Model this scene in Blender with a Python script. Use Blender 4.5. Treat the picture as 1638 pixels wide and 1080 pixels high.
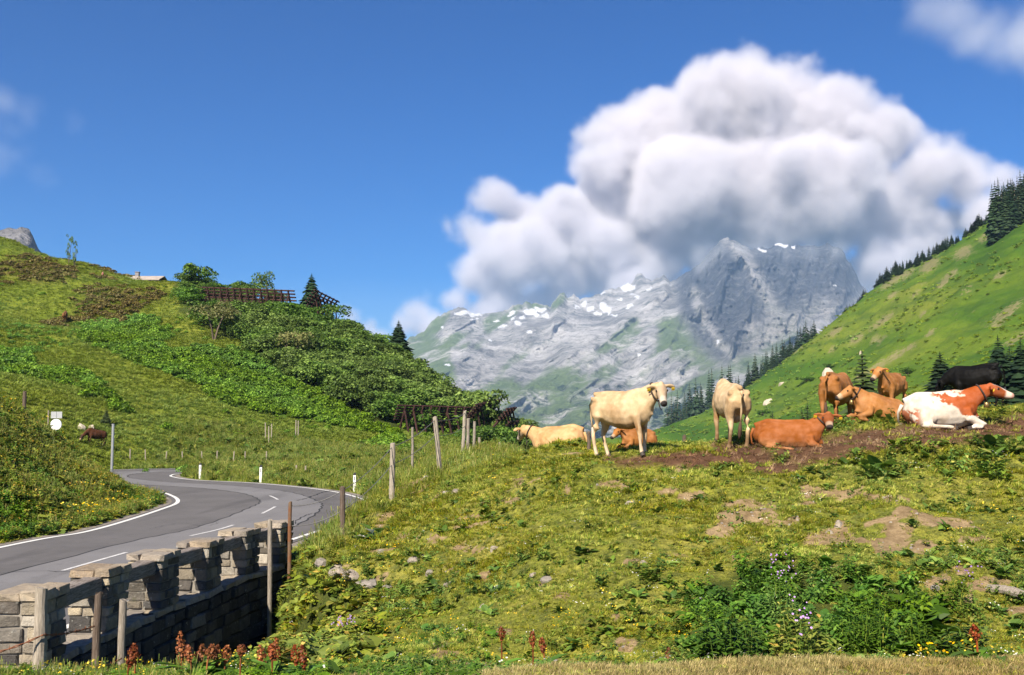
import bpy, bmesh, math, random
import numpy as np
from mathutils import Vector, Matrix, Euler

random.seed(11)
RNG = np.random.default_rng(7)
for o in list(bpy.data.objects):
    bpy.data.objects.remove(o)
SC = bpy.context.scene
COL = SC.collection

# ------------------------------------------------------------------ camera
CAM_Z = 2.8
FPX = 1700.0                      # focal length in pixels of the 1638 px wide photograph
PITCH = math.atan2(152.0, FPX)
cam_data = bpy.data.cameras.new('camera')
cam_data.sensor_width = 36.0
cam_data.lens = 36.0 * FPX / 1638.0
cam_data.clip_start = 0.1
cam_data.clip_end = 30000.0
cam = bpy.data.objects.new('camera', cam_data)
COL.objects.link(cam)
cam.location = (0, 0, CAM_Z)
cam.rotation_euler = (math.pi / 2 + PITCH, 0, 0)
SC.camera = cam

# ------------------------------------------------------------------ sky, sun, exposure
SUN_ELEV = math.radians(41)
SUN_AZ = math.radians(24)         # the sun stands behind the camera, this far to its left
sun_dir = Vector((-math.sin(SUN_AZ) * math.cos(SUN_ELEV), -math.cos(SUN_AZ) * math.cos(SUN_ELEV), math.sin(SUN_ELEV)))
world = bpy.data.worlds.new('World')
SC.world = world
world.use_nodes = True
wn = world.node_tree
wn.nodes.clear()
sky = wn.nodes.new('ShaderNodeTexSky')
sky.sky_type = 'NISHITA'
sky.sun_disc = False
sky.sun_elevation = SUN_ELEV
sky.sun_rotation = math.atan2(sun_dir.x, sun_dir.y)
sky.altitude = 1700
sky.air_density = 1.0
sky.dust_density = 0.9
sky.ozone_density = 2.6
hs = wn.nodes.new('ShaderNodeHueSaturation')
hs.inputs['Saturation'].default_value = 1.7
hs.inputs['Hue'].default_value = 0.515
bg = wn.nodes.new('ShaderNodeBackground')
bg.inputs['Strength'].default_value = 0.053
wo = wn.nodes.new('ShaderNodeOutputWorld')
wn.links.new(sky.outputs[0], hs.inputs['Color'])
wn.links.new(hs.outputs[0], bg.inputs['Color'])
wn.links.new(bg.outputs[0], wo.inputs['Surface'])
sun_data = bpy.data.lights.new('sun', 'SUN')
sun_data.energy = 5.0
sun_data.angle = math.radians(0.53)
sun_data.color = (1.0, 0.91, 0.77)
sun = bpy.data.objects.new('sun', sun_data)
COL.objects.link(sun)
sun.location = (0, 0, 300)
sun.rotation_euler = sun_dir.to_track_quat('Z', 'Y').to_euler()

SC.view_settings.view_transform = 'Standard'
SC.view_settings.look = 'None'
SC.view_settings.gamma = 1.0
SC.view_settings.use_curve_mapping = False
SC.view_settings.exposure = 1.12
SC.render.engine = 'CYCLES'
SC.cycles.use_denoising = True
SC.cycles.max_bounces = 8
SC.cycles.diffuse_bounces = 3
SC.cycles.transmission_bounces = 4
SC.cycles.transparent_max_bounces = 8
SC.cycles.volume_bounces = 9
SC.cycles.volume_step_rate = 3.0
SC.cycles.volume_max_steps = 256

# ------------------------------------------------------------------ small numeric helpers
def ray(px, py):
    """World direction (y = 1) seen at pixel (px, py) of the photograph."""
    x = (np.asarray(px, float) - 819.0) / FPX
    y = (540.0 - np.asarray(py, float)) / FPX
    c, s = math.cos(PITCH), math.sin(PITCH)
    dy = c - y * s
    dz = s + y * c
    return x / dy, dz / dy

def at(px, py, d):
    a, b = ray(px, py)
    return Vector((float(a) * d, d, CAM_Z + float(b) * d))

def to_px(X, Y, Z):
    c, s = math.cos(PITCH), math.sin(PITCH)
    Z = Z - CAM_Z
    f = Y * c + Z * s
    u = -Y * s + Z * c
    f = np.maximum(f, 1e-3)
    return 819 + FPX * X / f, 540 - FPX * u / f

def hash2(ix, iy, seed):
    h = (ix.astype(np.int64) * 374761393 + iy.astype(np.int64) * 668265263 + seed * 1442695041) & 0xffffffff
    h = ((h ^ (h >> 13)) * 1274126177) & 0xffffffff
    h = h ^ (h >> 16)
    return (h & 0xffff) / 65535.0

def vnoise(x, y, seed=0):
    ix, iy = np.floor(x), np.floor(y)
    fx, fy = x - ix, y - iy
    fx = fx * fx * fx * (fx * (fx * 6 - 15) + 10)
    fy = fy * fy * fy * (fy * (fy * 6 - 15) + 10)
    a = hash2(ix, iy, seed); b = hash2(ix + 1, iy, seed)
    c = hash2(ix, iy + 1, seed); d = hash2(ix + 1, iy + 1, seed)
    return (a * (1 - fx) + b * fx) * (1 - fy) + (c * (1 - fx) + d * fx) * fy

def fbm(x, y, octaves=4, seed=0, gain=0.5, lac=2.03):
    """-1 .. 1"""
    t, a, n = 0.0, 1.0, 0.0
    for k in range(octaves):
        t = t + a * (vnoise(x + 17.3 * k, y - 9.1 * k, seed + k) * 2 - 1)
        n += a; a *= gain; x = x * lac; y = y * lac
    return t / n

def ridged(x, y, octaves=5, seed=0, gain=0.5):
    t, a, n, w = 0.0, 1.0, 0.0, 1.0
    for k in range(octaves):
        s = 1 - np.abs(vnoise(x + 31.7 * k, y + 11.9 * k, seed + k) * 2 - 1)
        s = s * s
        t = t + a * s * w
        w = np.clip(s * 1.6, 0, 1)
        n += a; a *= gain; x = x * 2.1; y = y * 2.1
    return t / n

def smooth(a, b, x):
    t = np.clip((x - a) / (b - a), 0, 1)
    return t * t * (3 - 2 * t)

def in_poly(px, py, poly):
    inside = np.zeros(np.shape(px), bool)
    n = len(poly)
    for i in range(n):
        x0, y0 = poly[i]; x1, y1 = poly[(i + 1) % n]
        if y0 == y1: continue
        c = ((y0 > py) != (y1 > py)) & (px < (x1 - x0) * (py - y0) / (y1 - y0) + x0)
        inside ^= c
    return inside

def catmull(P, n):
    P = np.asarray(P, float)
    Q = np.vstack([2 * P[0] - P[1], P, 2 * P[-1] - P[-2]])
    out = []
    for i in range(1, len(Q) - 2):
        p0, p1, p2, p3 = Q[i - 1], Q[i], Q[i + 1], Q[i + 2]
        for k in range(n):
            t = k / n
            out.append(0.5 * ((2 * p1) + (-p0 + p2) * t + (2 * p0 - 5 * p1 + 4 * p2 - p3) * t * t + (-p0 + 3 * p1 - 3 * p2 + p3) * t ** 3))
    out.append(P[-1])
    return np.array(out)

# ------------------------------------------------------------------ object helpers
def tag(o, label=None, cat=None, group=None, kind=None):
    if label: o['label'] = label
    if cat: o['category'] = cat
    if group: o['group'] = group
    if kind: o['kind'] = kind
    return o

def add(name, mesh, mat=None, parent=None, loc=None, rot=None, scale=None):
    o = bpy.data.objects.new(name, mesh)
    COL.objects.link(o)
    if mat is not None:
        if not mesh.materials: mesh.materials.append(mat)
    if parent is not None: o.parent = parent
    if loc is not None: o.location = loc
    if rot is not None: o.rotation_euler = rot
    if scale is not None: o.scale = scale
    return o

def empty(name, loc=(0, 0, 0), rot=(0, 0, 0), parent=None):
    o = bpy.data.objects.new(name, None)
    COL.objects.link(o)
    o.empty_display_size = 0.2
    o.location = loc; o.rotation_euler = rot
    if parent is not None: o.parent = parent
    return o

def copy_tree(o, parent=None):
    c = o.copy(); COL.objects.link(c)
    if parent is not None: c.parent = parent
    for ch in o.children:
        copy_tree(ch, c)
    return c

def mesh_np(name, V, F, smooth_shade=True, mat=None):
    """V (n,3) array, F (m,k) array of equal faces, or a list of lists."""
    me = bpy.data.meshes.new(name)
    V = np.asarray(V, np.float32)
    if isinstance(F, np.ndarray):
        me.vertices.add(len(V)); me.vertices.foreach_set('co', V.ravel())
        k = F.shape[1]
        me.loops.add(F.size); me.loops.foreach_set('vertex_index', F.astype(np.int32).ravel())
        me.polygons.add(len(F))
        me.polygons.foreach_set('loop_start', np.arange(0, F.size, k, dtype=np.int32))
        me.polygons.foreach_set('loop_total', np.full(len(F), k, np.int32))
        me.update(calc_edges=True)
    else:
        me.from_pydata([tuple(v) for v in V.tolist()], [], F)
        me.update()
    me.polygons.foreach_set('use_smooth', np.full(len(me.polygons), smooth_shade))
    if mat is not None: me.materials.append(mat)
    return me

def float_attr(me, name, vals):
    a = me.attributes.new(name, 'FLOAT', 'POINT')
    a.data.foreach_set('value', np.asarray(vals, np.float32))

def col_attr(me, name, cols):
    a = me.attributes.new(name, 'FLOAT_COLOR', 'POINT')
    c = np.ones((len(cols), 4), np.float32); c[:, :3] = cols
    a.data.foreach_set('color', c.ravel())

class MB:
    """Collects tubes, boxes and strips; build() links them as one mesh object."""
    def __init__(s): s.v, s.f = [], []
    def poly(s, pts, faces):
        b = len(s.v); s.v += [tuple(p) for p in pts]; s.f += [[b + i for i in f] for f in faces]
    def box(s, c, size, rot=None, jit=0.0):
        x, y, z = [q / 2 for q in size]
        P = [Vector((sx * x, sy * y, sz * z)) for sz in (-1, 1) for sy in (-1, 1) for sx in (-1, 1)]
        if jit: P = [p + Vector([random.uniform(-jit, jit) for _ in range(3)]) for p in P]
        if rot is not None: P = [rot @ p for p in P]
        s.poly([p + Vector(c) for p in P], [(0, 2, 3, 1), (4, 5, 7, 6), (0, 1, 5, 4), (2, 6, 7, 3), (0, 4, 6, 2), (1, 3, 7, 5)])
    def tube(s, pts, rad, n=8, cap=True, flat=None):
        """rad: one number, a list of numbers or of (ra, rb) along side / up axes."""
        pts = [Vector(p) for p in pts]
        if not isinstance(rad, (list, tuple)): rad = [rad] * len(pts)
        b = len(s.v)
        up0 = Vector(flat) if flat else Vector((0, 0, 1))
        for i, p in enumerate(pts):
            d = (pts[min(i + 1, len(pts) - 1)] - pts[max(i - 1, 0)])
            d = d.normalized() if d.length > 1e-9 else Vector((0, 0, 1))
            up = up0 if abs(d.dot(up0)) < 0.95 else Vector((1, 0, 0))
            sx = d.cross(up).normalized(); sy = sx.cross(d).normalized()
            r = rad[i]; ra, rb = r if isinstance(r, (list, tuple)) else (r, r)
            for k in range(n):
                a = 2 * math.pi * k / n
                s.v.append(tuple(p + sx * (ra * math.cos(a)) + sy * (rb * math.sin(a))))
        for i in range(len(pts) - 1):
            for k in range(n):
                k2 = (k + 1) % n
                s.f.append([b + i * n + k, b + i * n + k2, b + (i + 1) * n + k2, b + (i + 1) * n + k])
        if cap:
            s.f.append([b + k for k in range(n)][::-1])
            s.f.append([b + (len(pts) - 1) * n + k for k in range(n)])
    def ball(s, c, r, n=8, m=6, rot=None):
        rx, ry, rz = r if isinstance(r, (list, tuple)) else (r, r, r)
        P, F = [], []
        for i in range(1, m):
            t = math.pi * i / m
            for k in range(n):
                a = 2 * math.pi * k / n
                P.append(Vector((rx * math.sin(t) * math.cos(a), ry * math.sin(t) * math.sin(a), rz * math.cos(t))))
        P += [Vector((0, 0, rz)), Vector((0, 0, -rz))]
        for i in range(m - 2):
            for k in range(n):
                F.append((i * n + k, (i + 1) * n + k, (i + 1) * n + (k + 1) % n, i * n + (k + 1) % n))
        for k in range(n):
            F.append((len(P) - 2, k, (k + 1) % n))
            F.append((len(P) - 1, (m - 2) * n + (k + 1) % n, (m - 2) * n + k))
        if rot is not None: P = [rot @ p for p in P]
        s.poly([p + Vector(c) for p in P], F)
    def mesh(s, name, mat=None, smooth_shade=False):
        me = bpy.data.meshes.new(name)
        me.from_pydata(s.v, [], s.f); me.update()
        if smooth_shade: me.polygons.foreach_set('use_smooth', np.ones(len(me.polygons), bool))
        if mat is not None: me.materials.append(mat)
        return me
    def build(s, name, mat=None, parent=None, smooth_shade=False, **k):
        return add(name, s.mesh(name, mat, smooth_shade), None, parent, **k)

# ------------------------------------------------------------------ material helpers
class NT:
    def __init__(s, name):
        s.m = bpy.data.materials.new(name); s.m.use_nodes = True
        s.t = s.m.node_tree; s.t.nodes.clear()
        s.out = s.t.nodes.new('ShaderNodeOutputMaterial')
    def n(s, typ, **k):
        nd = s.t.nodes.new(typ)
        for a, v in k.items():
            setattr(nd, a, v)
        return nd
    def link(s, a, b): s.t.links.new(a, b)
    def put(s, sock, v):
        if hasattr(v, 'is_output') or isinstance(v, bpy.types.NodeSocket): s.link(v, sock)
        elif isinstance(v, (tuple, list)) and len(v) == 3 and sock.type == 'RGBA': sock.default_value = (*v, 1)
        else: sock.default_value = v
    def pos(s): return s.n('ShaderNodeNewGeometry').outputs['Position']
    def obj(s): return s.n('ShaderNodeTexCoord').outputs['Object']
    def attr(s, name, out='Fac'):
        a = s.n('ShaderNodeAttribute'); a.attribute_name = name; return a.outputs[out]
    def noise(s, vec, scale, detail=4, rough=0.55, dist=0.0, stretch=None, rot=None, out='Fac'):
        if stretch or rot:
            mp = s.n('ShaderNodeMapping')
            if stretch: mp.inputs['Scale'].default_value = stretch
            if rot: mp.inputs['Rotation'].default_value = rot
            s.link(vec, mp.inputs['Vector']); vec = mp.outputs[0]
        t = s.n('ShaderNodeTexNoise'); s.link(vec, t.inputs['Vector'])
        t.inputs['Scale'].default_value = scale; t.inputs['Detail'].default_value = detail
        t.inputs['Roughness'].default_value = rough; t.inputs['Distortion'].default_value = dist
        return t.outputs[out]
    def vor(s, vec, scale, feature='F1', out='Distance', rand=1.0):
        t = s.n('ShaderNodeTexVoronoi'); t.feature = feature; s.link(vec, t.inputs['Vector'])
        t.inputs['Scale'].default_value = scale; t.inputs['Randomness'].default_value = rand
        return t.outputs[out]
    def ramp(s, fac, stops, interp='LINEAR'):
        r = s.n('ShaderNodeValToRGB'); r.color_ramp.interpolation = interp
        e = r.color_ramp.elements
        while len(e) < len(stops): e.new(0.5)
        for k, (p, c) in enumerate(stops):
            e[k].position = p
            e[k].color = (*c, 1) if isinstance(c, (tuple, list)) else (c, c, c, 1)
        s.put(r.inputs[0], fac); return r.outputs[0]
    def rng(s, v, a, b, c=0.0, d=1.0):
        m = s.n('ShaderNodeMapRange'); m.interpolation_type = 'SMOOTHSTEP'
        s.put(m.inputs[0], v)
        for i, q in zip((1, 2, 3, 4), (a, b, c, d)): m.inputs[i].default_value = q
        return m.outputs[0]
    def math(s, op, a, b=0.0, clamp=False):
        m = s.n('ShaderNodeMath', operation=op); m.use_clamp = clamp
        s.put(m.inputs[0], a); s.put(m.inputs[1], b); return m.outputs[0]
    def mix(s, f, a, b, typ='MIX'):
        m = s.n('ShaderNodeMix', data_type='RGBA', blend_type=typ)
        s.put(m.inputs[0], f); s.put(m.inputs[6], a); s.put(m.inputs[7], b); return m.outputs[2]
    def rnd(s): return s.n('ShaderNodeObjectInfo').outputs['Random']
    def isl(s): return s.n('ShaderNodeNewGeometry').outputs['Random Per Island']
    def hsv(s, col, h=0.5, sat=1.0, val=1.0):
        n = s.n('ShaderNodeHueSaturation'); s.put(n.inputs['Hue'], h); s.put(n.inputs['Saturation'], sat); s.put(n.inputs['Value'], val)
        s.put(n.inputs['Color'], col); return n.outputs[0]
    def bump(s, h, strength=0.5, dist=0.05, normal=None):
        b = s.n('ShaderNodeBump'); s.put(b.inputs['Height'], h)
        b.inputs['Strength'].default_value = strength; b.inputs['Distance'].default_value = dist
        if normal is not None: s.link(normal, b.inputs['Normal'])
        return b.outputs[0]
    def finish(s, col, rough=0.8, normal=None, spec=0.3, metal=0.0, disp=None):
        p = s.n('ShaderNodeBsdfPrincipled')
        s.put(p.inputs['Base Color'], col); s.put(p.inputs['Roughness'], rough)
        p.inputs['Specular IOR Level'].default_value = spec; s.put(p.inputs['Metallic'], metal)
        if normal is not None: s.link(normal, p.inputs['Normal'])
        s.link(p.outputs[0], s.out.inputs['Surface']); return s.m
    def leaf(s, col, trans=0.35, rough=0.55, spec=0.25):
        p = s.n('ShaderNodeBsdfPrincipled'); s.put(p.inputs['Base Color'], col)
        p.inputs['Roughness'].default_value = rough; p.inputs['Specular IOR Level'].default_value = spec
        t = s.n('ShaderNodeBsdfTranslucent'); s.put(t.inputs[0], col)
        m = s.n('ShaderNodeMixShader'); m.inputs[0].default_value = trans
        s.link(p.outputs[0], m.inputs[1]); s.link(t.outputs[0], m.inputs[2])
        s.link(m.outputs[0], s.out.inputs['Surface']); return s.m

def plain(name, c, var=0.25, scale=6, rough=0.8, spec=0.3, metal=0.0, bump=0.3, bdist=0.01, rnd=0.0):
    t = NT(name); v = t.obj()
    a = t.noise(v, scale, 5, 0.6)
    lo = tuple(q * (1 - var) for q in c); hi = tuple(min(1, q * (1 + var)) for q in c)
    col = t.ramp(a, [(0.3, lo), (0.7, hi)])
    if rnd: col = t.hsv(col, 0.5, 1.0, t.rng(t.rnd(), 0, 1, 1 - rnd, 1 + rnd))
    return t.finish(col, rough, t.bump(t.noise(v, scale * 4, 4), bump, bdist), spec, metal)
# ================================================================== THE LAY OF THE LAND
# road edges (left, right) on the level of the road, z = 0
ROAD_PAIRS = [((-13, -25), (-6.5, -25)), ((-12.8, 5), (-6.5, 5)), ((-12.75, 26), (-5.75, 25)), ((-12.3, 31), (-5.1, 33)),
              ((-13.1, 39.5), (-5.2, 40)), ((-13.8, 43.5), (-6.0, 45)), ((-15.4, 47.7), (-8.9, 52.3)), ((-17.3, 51), (-14, 59.5)),
              ((-22, 55.5), (-18.6, 63.5)), ((-27.5, 62), (-21.3, 68)), ((-31.5, 70), (-22.3, 71)), ((-32.5, 77), (-22.4, 73)),
              ((-29.5, 82), (-21.6, 75.6)), ((-24, 84.2), (-18, 77)), ((-14, 85), (-12, 77.6)), ((0, 85), (0, 78)), ((40, 88), (40, 81))]
ROAD_N = 14
RL = catmull([p[0] for p in ROAD_PAIRS], ROAD_N)
RR = catmull([p[1] for p in ROAD_PAIRS], ROAD_N)
ROAD_POLY = np.vstack([RL, RR[::-1]])

def dist_poly(X, Y, P):
    """unsigned distance to the closed outline P, for arrays X, Y"""
    best = np.full(np.shape(X), 1e9)
    n = len(P)
    for i in range(n):
        a, b = P[i], P[(i + 1) % n]
        d = b - a; L = d.dot(d) + 1e-12
        t = np.clip(((X - a[0]) * d[0] + (Y - a[1]) * d[1]) / L, 0, 1)
        best = np.minimum(best, np.hypot(X - a[0] - t * d[0], Y - a[1] - t * d[1]))
    return best

# centre line of the parapet wall at its six pillars
PILLARS = [(-5.97, 13.1), (-5.97, 15.25), (-5.86, 17.2), (-5.68, 19.15), (-5.5, 21.2), (-5.22, 23.0)]
PILLAR_L, PILLAR_W, PILLAR_H = 0.76, 0.56, 0.9
def wall_x(y):
    P = np.array(PILLARS)
    return np.interp(y, P[:, 1], P[:, 0])

CP = []
def cpx(px, py, d): CP.append(tuple(at(px, py, d)))
def cw(x, y, z): CP.append((x, y, z))
for p in [(-12, -28, .6), (0, -28, 1.2), (15, -28, 1.4), (-6, 0, 1.0), (0, 0, 1.2), (8, 0, 1.3), (0, 4, 1.28), (5, 4, 1.34), (-3, 4.2, 1.2), (20, 3, 1.5), (-22, -5, 1.4), (-24, 14, 2.6)]:
    cw(*p)
for p in [(1000, 1076, 6.6), (1400, 1060, 6.9), (1638, 1054, 7.0), (700, 1098, 6.6), (1000, 1080, 9.0), (1400, 1072, 9.1), (1638, 1062, 9.1), (1900, 1050, 7), (1900, 1062, 9.1),
          (700, 1050, 12.5), (700, 960, 15.5), (700, 880, 18.5), (700, 810, 22.3), (705, 752, 28.6),
          (850, 1050, 11.8), (850, 960, 14.2), (850, 880, 16.5), (850, 800, 19.5), (850, 745, 23), (850, 724, 25.5), (850, 735, 32), (850, 770, 42),
          (1000, 1050, 11.3), (1000, 980, 12.8), (1000, 900, 14.6), (1000, 830, 16.8), (1000, 780, 18.8), (1000, 740, 21), (1000, 724, 23), (1000, 735, 28), (1000, 775, 38),
          (1200, 1050, 11), (1200, 960, 13), (1200, 880, 15), (1200, 800, 17.3), (1200, 740, 20), (1200, 711, 22), (1200, 703, 24), (1200, 715, 30), (1200, 770, 42),
          (1400, 1050, 10.8), (1400, 960, 12.6), (1400, 880, 14.4), (1400, 800, 16.8), (1400, 730, 19.8), (1400, 688, 22.3), (1400, 670, 25), (1400, 668, 30), (1400, 730, 45),
          (1638, 1050, 10.8), (1638, 960, 12.4), (1638, 880, 14.2), (1638, 800, 16.5), (1638, 720, 19.8), (1638, 675, 23), (1638, 657, 28), (1638, 655, 33), (1638, 730, 50),
          (1900, 900, 14), (1900, 760, 18.5), (1900, 650, 27), (1900, 720, 50),
          (742, 727, 34), (765, 720, 38), (800, 724, 41), (627, 806, 25.6), (548, 882, 22.8), (490, 890, 23.2), (565, 805, 33), (605, 788, 39), (640, 762, 40), (690, 737, 44), (800, 775, 62),
          (462, 1000, 20), (468, 1075, 17.8), (462, 935, 22), (424, 1090, 22.6), (412, 1105, 20.5), (395, 1115, 18.5), (300, 1110, 16.5), (200, 1105, 14.5), (150, 1095, 13.6), (60, 1095, 11.5), (500, 900, 20.5), (500, 960, 18), (500, 1040, 14.5),
          (600, 940, 17.5), (600, 1040, 13.5), (560, 900, 19.6), (600, 860, 21.3), (455, 900, 23.6),
          (300, 1090, 8.0), (100, 1100, 8.5), (500, 1090, 8), (-150, 1110, 9),
          # verge bank inside the bend
          (0, 650, 44), (60, 682, 47), (120, 733, 49), (172, 776, 50), (-200, 560, 46), (0, 800, 31), (0, 730, 35.5), (0, 680, 40), (90, 790, 37.5), (90, 745, 41), (0, 690, 58), (70, 700, 62),
          (148, 727, 79), (100, 692, 72), (-200, 640, 66),
          # island and ground beyond the road
          (450, 748, 70), (380, 750, 70), (560, 750, 68), (500, 762, 62), (330, 742, 86), (450, 738, 86), (230, 744, 87), (600, 745, 70), (640, 740, 66),
          # left hill
          (0, 450, 165), (0, 520, 130), (0, 600, 95), (103, 518, 142), (100, 600, 108), (60, 650, 88), (250, 560, 122), (250, 640, 103), (250, 720, 90), (400, 560, 132), (400, 640, 112), (400, 700, 97),
          (550, 610, 128), (550, 680, 112), (550, 725, 92), (650, 690, 116), (650, 728, 90), (750, 695, 120), (750, 725, 98), (820, 725, 112), (-300, 620, 90), (-300, 420, 170),
          # valley between
          (950, 800, 60), (950, 812, 110), (950, 775, 220), (950, 755, 450), (950, 742, 900), (950, 725, 2500), (200, 715, 2500), (1500, 715, 2500), (-400, 700, 2500), (2100, 700, 2500),
          (200, 712, 7000), (1500, 712, 7000)]:
    cpx(*p)
LEFT_RIDGE = [(-300, 290, 215), (0, 382, 190), (70, 406, 182), (140, 441, 170), (185, 450, 172), (290, 450, 170), (340, 468, 165), (420, 484, 160), (500, 505, 155), (560, 535, 150), (640, 588, 145),
              (700, 625, 140), (780, 672, 133), (840, 716, 125)]
for px, py, d in LEFT_RIDGE:
    cpx(px, py, d); cpx(px, py + 28, d * 1.22); cpx(px, max(py + 70, 560), d * 1.8); cpx(px, 700, d * 4)
RIGHT_RIDGE = [(1070, 706, 620), (1135, 668, 600), (1200, 629, 580), (1300, 552, 540), (1400, 463, 500), (1500, 410, 465), (1590, 352, 440), (1638, 330, 425), (1900, 180, 370), (2200, 30, 330)]
for px, py, d in RIGHT_RIDGE:
    cpx(px, py, d); cpx(px, min(py + 45, 720), d * 1.25); cpx(px, 715, d * 2.4)
for p in [(1070, 728, 300), (1200, 690, 330), (1300, 640, 310), (1400, 575, 300), (1500, 530, 280), (1638, 460, 265), (1900, 360, 230), (1070, 770, 150), (1200, 730, 170), (1300, 705, 160), (1400, 660, 165),
          (1500, 625, 160), (1638, 580, 150), (1900, 520, 130), (1200, 800, 80), (1400, 735, 80), (1500, 705, 85), (1638, 668, 85), (1900, 640, 80)]:
    cpx(*p)
CP = np.array(CP)

def warp(X, Y):
    D = np.maximum(Y + 40, 4)
    return X / D * 1.15, np.log(D)
def tps_k(r2): return 0.5 * r2 * np.log(r2 + 1e-12)
_u, _v = warp(CP[:, 0], CP[:, 1])
_e = (CP[:, 2] - CAM_Z) / (CP[:, 1] + 40)
_n = len(CP)
_A = np.zeros((_n + 3, _n + 3))
_A[:_n, :_n] = tps_k((_u[:, None] - _u[None]) ** 2 + (_v[:, None] - _v[None]) ** 2) + np.eye(_n) * 2e-6
_A[:_n, _n:] = np.stack([np.ones(_n), _u, _v], 1); _A[_n:, :_n] = _A[:_n, _n:].T
_W = np.linalg.solve(_A, np.concatenate([_e, np.zeros(3)]))

def base_height(X, Y):
    sh = np.shape(X); X = np.ravel(np.asarray(X, float)); Y = np.ravel(np.asarray(Y, float))
    out = np.empty(len(X))
    for i in range(0, len(X), 20000):
        u, v = warp(X[i:i + 20000], Y[i:i + 20000])
        e = _W[_n] + _W[_n + 1] * u + _W[_n + 2] * v
        e = e + tps_k((u[:, None] - _u[None]) ** 2 + (v[:, None] - _v[None]) ** 2) @ _W[:_n]
        out[i:i + 20000] = e * (np.maximum(Y[i:i + 20000] + 40, 4)) + CAM_Z
    return out.reshape(sh)

def height(X, Y):
    X = np.asarray(X, float); Y = np.asarray(Y, float)
    z = base_height(X, Y)
    near = 1 - smooth(30, 60, Y)
    bank = near * smooth(-4.2, -2.8, X)
    # lumps, cow steps and worn ledges on the pasture bank
    lump = fbm(X * 0.9, Y * 0.9, 4, 3) * 0.11 + (ridged(X * 0.45 + 3, Y * 0.8, 4, 21) - 0.45) * 0.22
    step = np.sin(z * 14 + fbm(X * .5, Y * .5, 3, 8) * 3.0) * 0.06
    calm = smooth(8.2, 10, Y)
    z = z + bank * calm * (lump + step) + near * (1 - calm) * fbm(X * 1.1, Y * 1.1, 3, 4) * 0.04
    gl = near * (1 - smooth(-4.2, -2.8, X)) * (X > -6.5)
    z = z + gl * fbm(X * 0.8, Y * 0.8, 4, 13) * 0.12
    far = smooth(48, 85, Y)
    z = z + far * (1 - smooth(300, 900, Y)) * (fbm(X * 0.11, Y * 0.11, 5, 5) * 1.0 * np.clip(Y / 150, 0.3, 2.2))
    vb = (X < -13.5) & (Y < 60) & (Y > 15)
    z = z + np.where(vb, fbm(X * 0.5, Y * 0.5, 4, 15) * 0.2, 0)
    # the road bed is level
    m = (Y < 110) & (Y > -30) & (X > -60) & (X < 60)
    w = np.zeros(np.shape(z))
    if m.any():
        Xm, Ym = X[m], Y[m]
        ins = in_poly(Xm, Ym, ROAD_POLY)
        dd = dist_poly(Xm, Ym, ROAD_POLY[::3])
        dd = np.where(ins, 0, dd)
        blend = 1 - smooth(0.45, 2.4, dd)
        wx = wall_x(Ym)
        beyond = (Xm > wx - 0.05) & (Ym < 23.5)
        blend = np.where(beyond, 0, blend)
        left = (Xm < wx - 0.05) & (Xm > wx - 4) & (Ym < 24) & (Ym > 10)
        blend = np.where(left, 1, blend)
        w[m] = blend
    z = z * (1 - w) + (-0.04) * w
    return z

def ground_z(x, y): return float(height(np.array([x]), np.array([y]))[0])
def on_ground(px, py, d0, d1, n=600):
    """where the line of sight through a pixel meets the ground, between two distances"""
    a, b = ray(px, py)
    d = np.linspace(d0, d1, n)
    h = height(a * d, d) - (CAM_Z + b * d)
    k = np.argmax(h > 0) if (h > 0).any() else n - 1
    return Vector((float(a) * d[k], float(d[k]), float(height(np.array([a * d[k]]), np.array([d[k]]))[0])))

# fan-shaped grid: fine near by, coarse far off
NU, NV = 620, 560
_t = np.linspace(0, 1, NV)
YS = np.concatenate([np.linspace(-30, 4.0, 30, endpoint=False), 4.0 + 46 * np.linspace(0, 1, 280, endpoint=False) ** 1.25, np.geomspace(50, 720, 220, endpoint=False), np.geomspace(720, 7600, 30)])
US = np.linspace(-1, 1, NU)
US = US * (0.72 + 0.28 * US ** 2)
GU, GY = np.meshgrid(US, YS)
GX = GU * (GY + 40) * 0.85
GZ = height(GX, GY)
# worn soil keeps below the turf
PXg, PYg = to_px(GX, GY, GZ)

def blobs(px, py, items, pw=1.5):
    """soft spots: (x, y, radius x, radius y)"""
    out = np.zeros(np.shape(px))
    for x, y, rx, ry in items:
        out = np.maximum(out, np.exp(-(((px - x) / rx) ** 2 + ((py - y) / ry) ** 2) * pw))
    return out

SOIL_SPOTS = [(745, 835, 75, 22), (690, 860, 60, 14), (720, 910, 40, 16), (775, 925, 35, 18), (600, 925, 45, 16), (560, 905, 40, 12), (1090, 790, 60, 10), (1180, 810, 60, 16), (1150, 850, 40, 12), (1260, 830, 50, 14), (1330, 860, 55, 20), (1440, 846, 40, 16), (1478, 880, 34, 22), (1430, 872, 26, 10), (1560, 862, 50, 11), (1590, 935, 60, 16), (1540, 905, 34, 15), (1625, 978, 50, 14), (1560, 960, 30, 10), (1500, 930, 35, 12), (930, 880, 40, 10), (1010, 900, 26, 14), (985, 985, 22, 22), (900, 950, 25, 15), (860, 935, 18, 12), (760, 880, 60, 12), (820, 800, 40, 8), (1420, 800, 60, 10), (1350, 790, 60, 8), (1270, 960, 20, 16), (1000, 1030, 20, 20), (800, 1010, 20, 10)]
MUD_SPOTS = [(1010, 736, 60, 10), (1100, 735, 80, 18), (1190, 728, 90, 26), (1290, 720, 90, 28), (1390, 706, 90, 26), (1480, 698, 90, 24), (1570, 690, 90, 26), (1640, 682, 80, 26), (1240, 748, 60, 14)]
nearm = (GY < 45)
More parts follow.
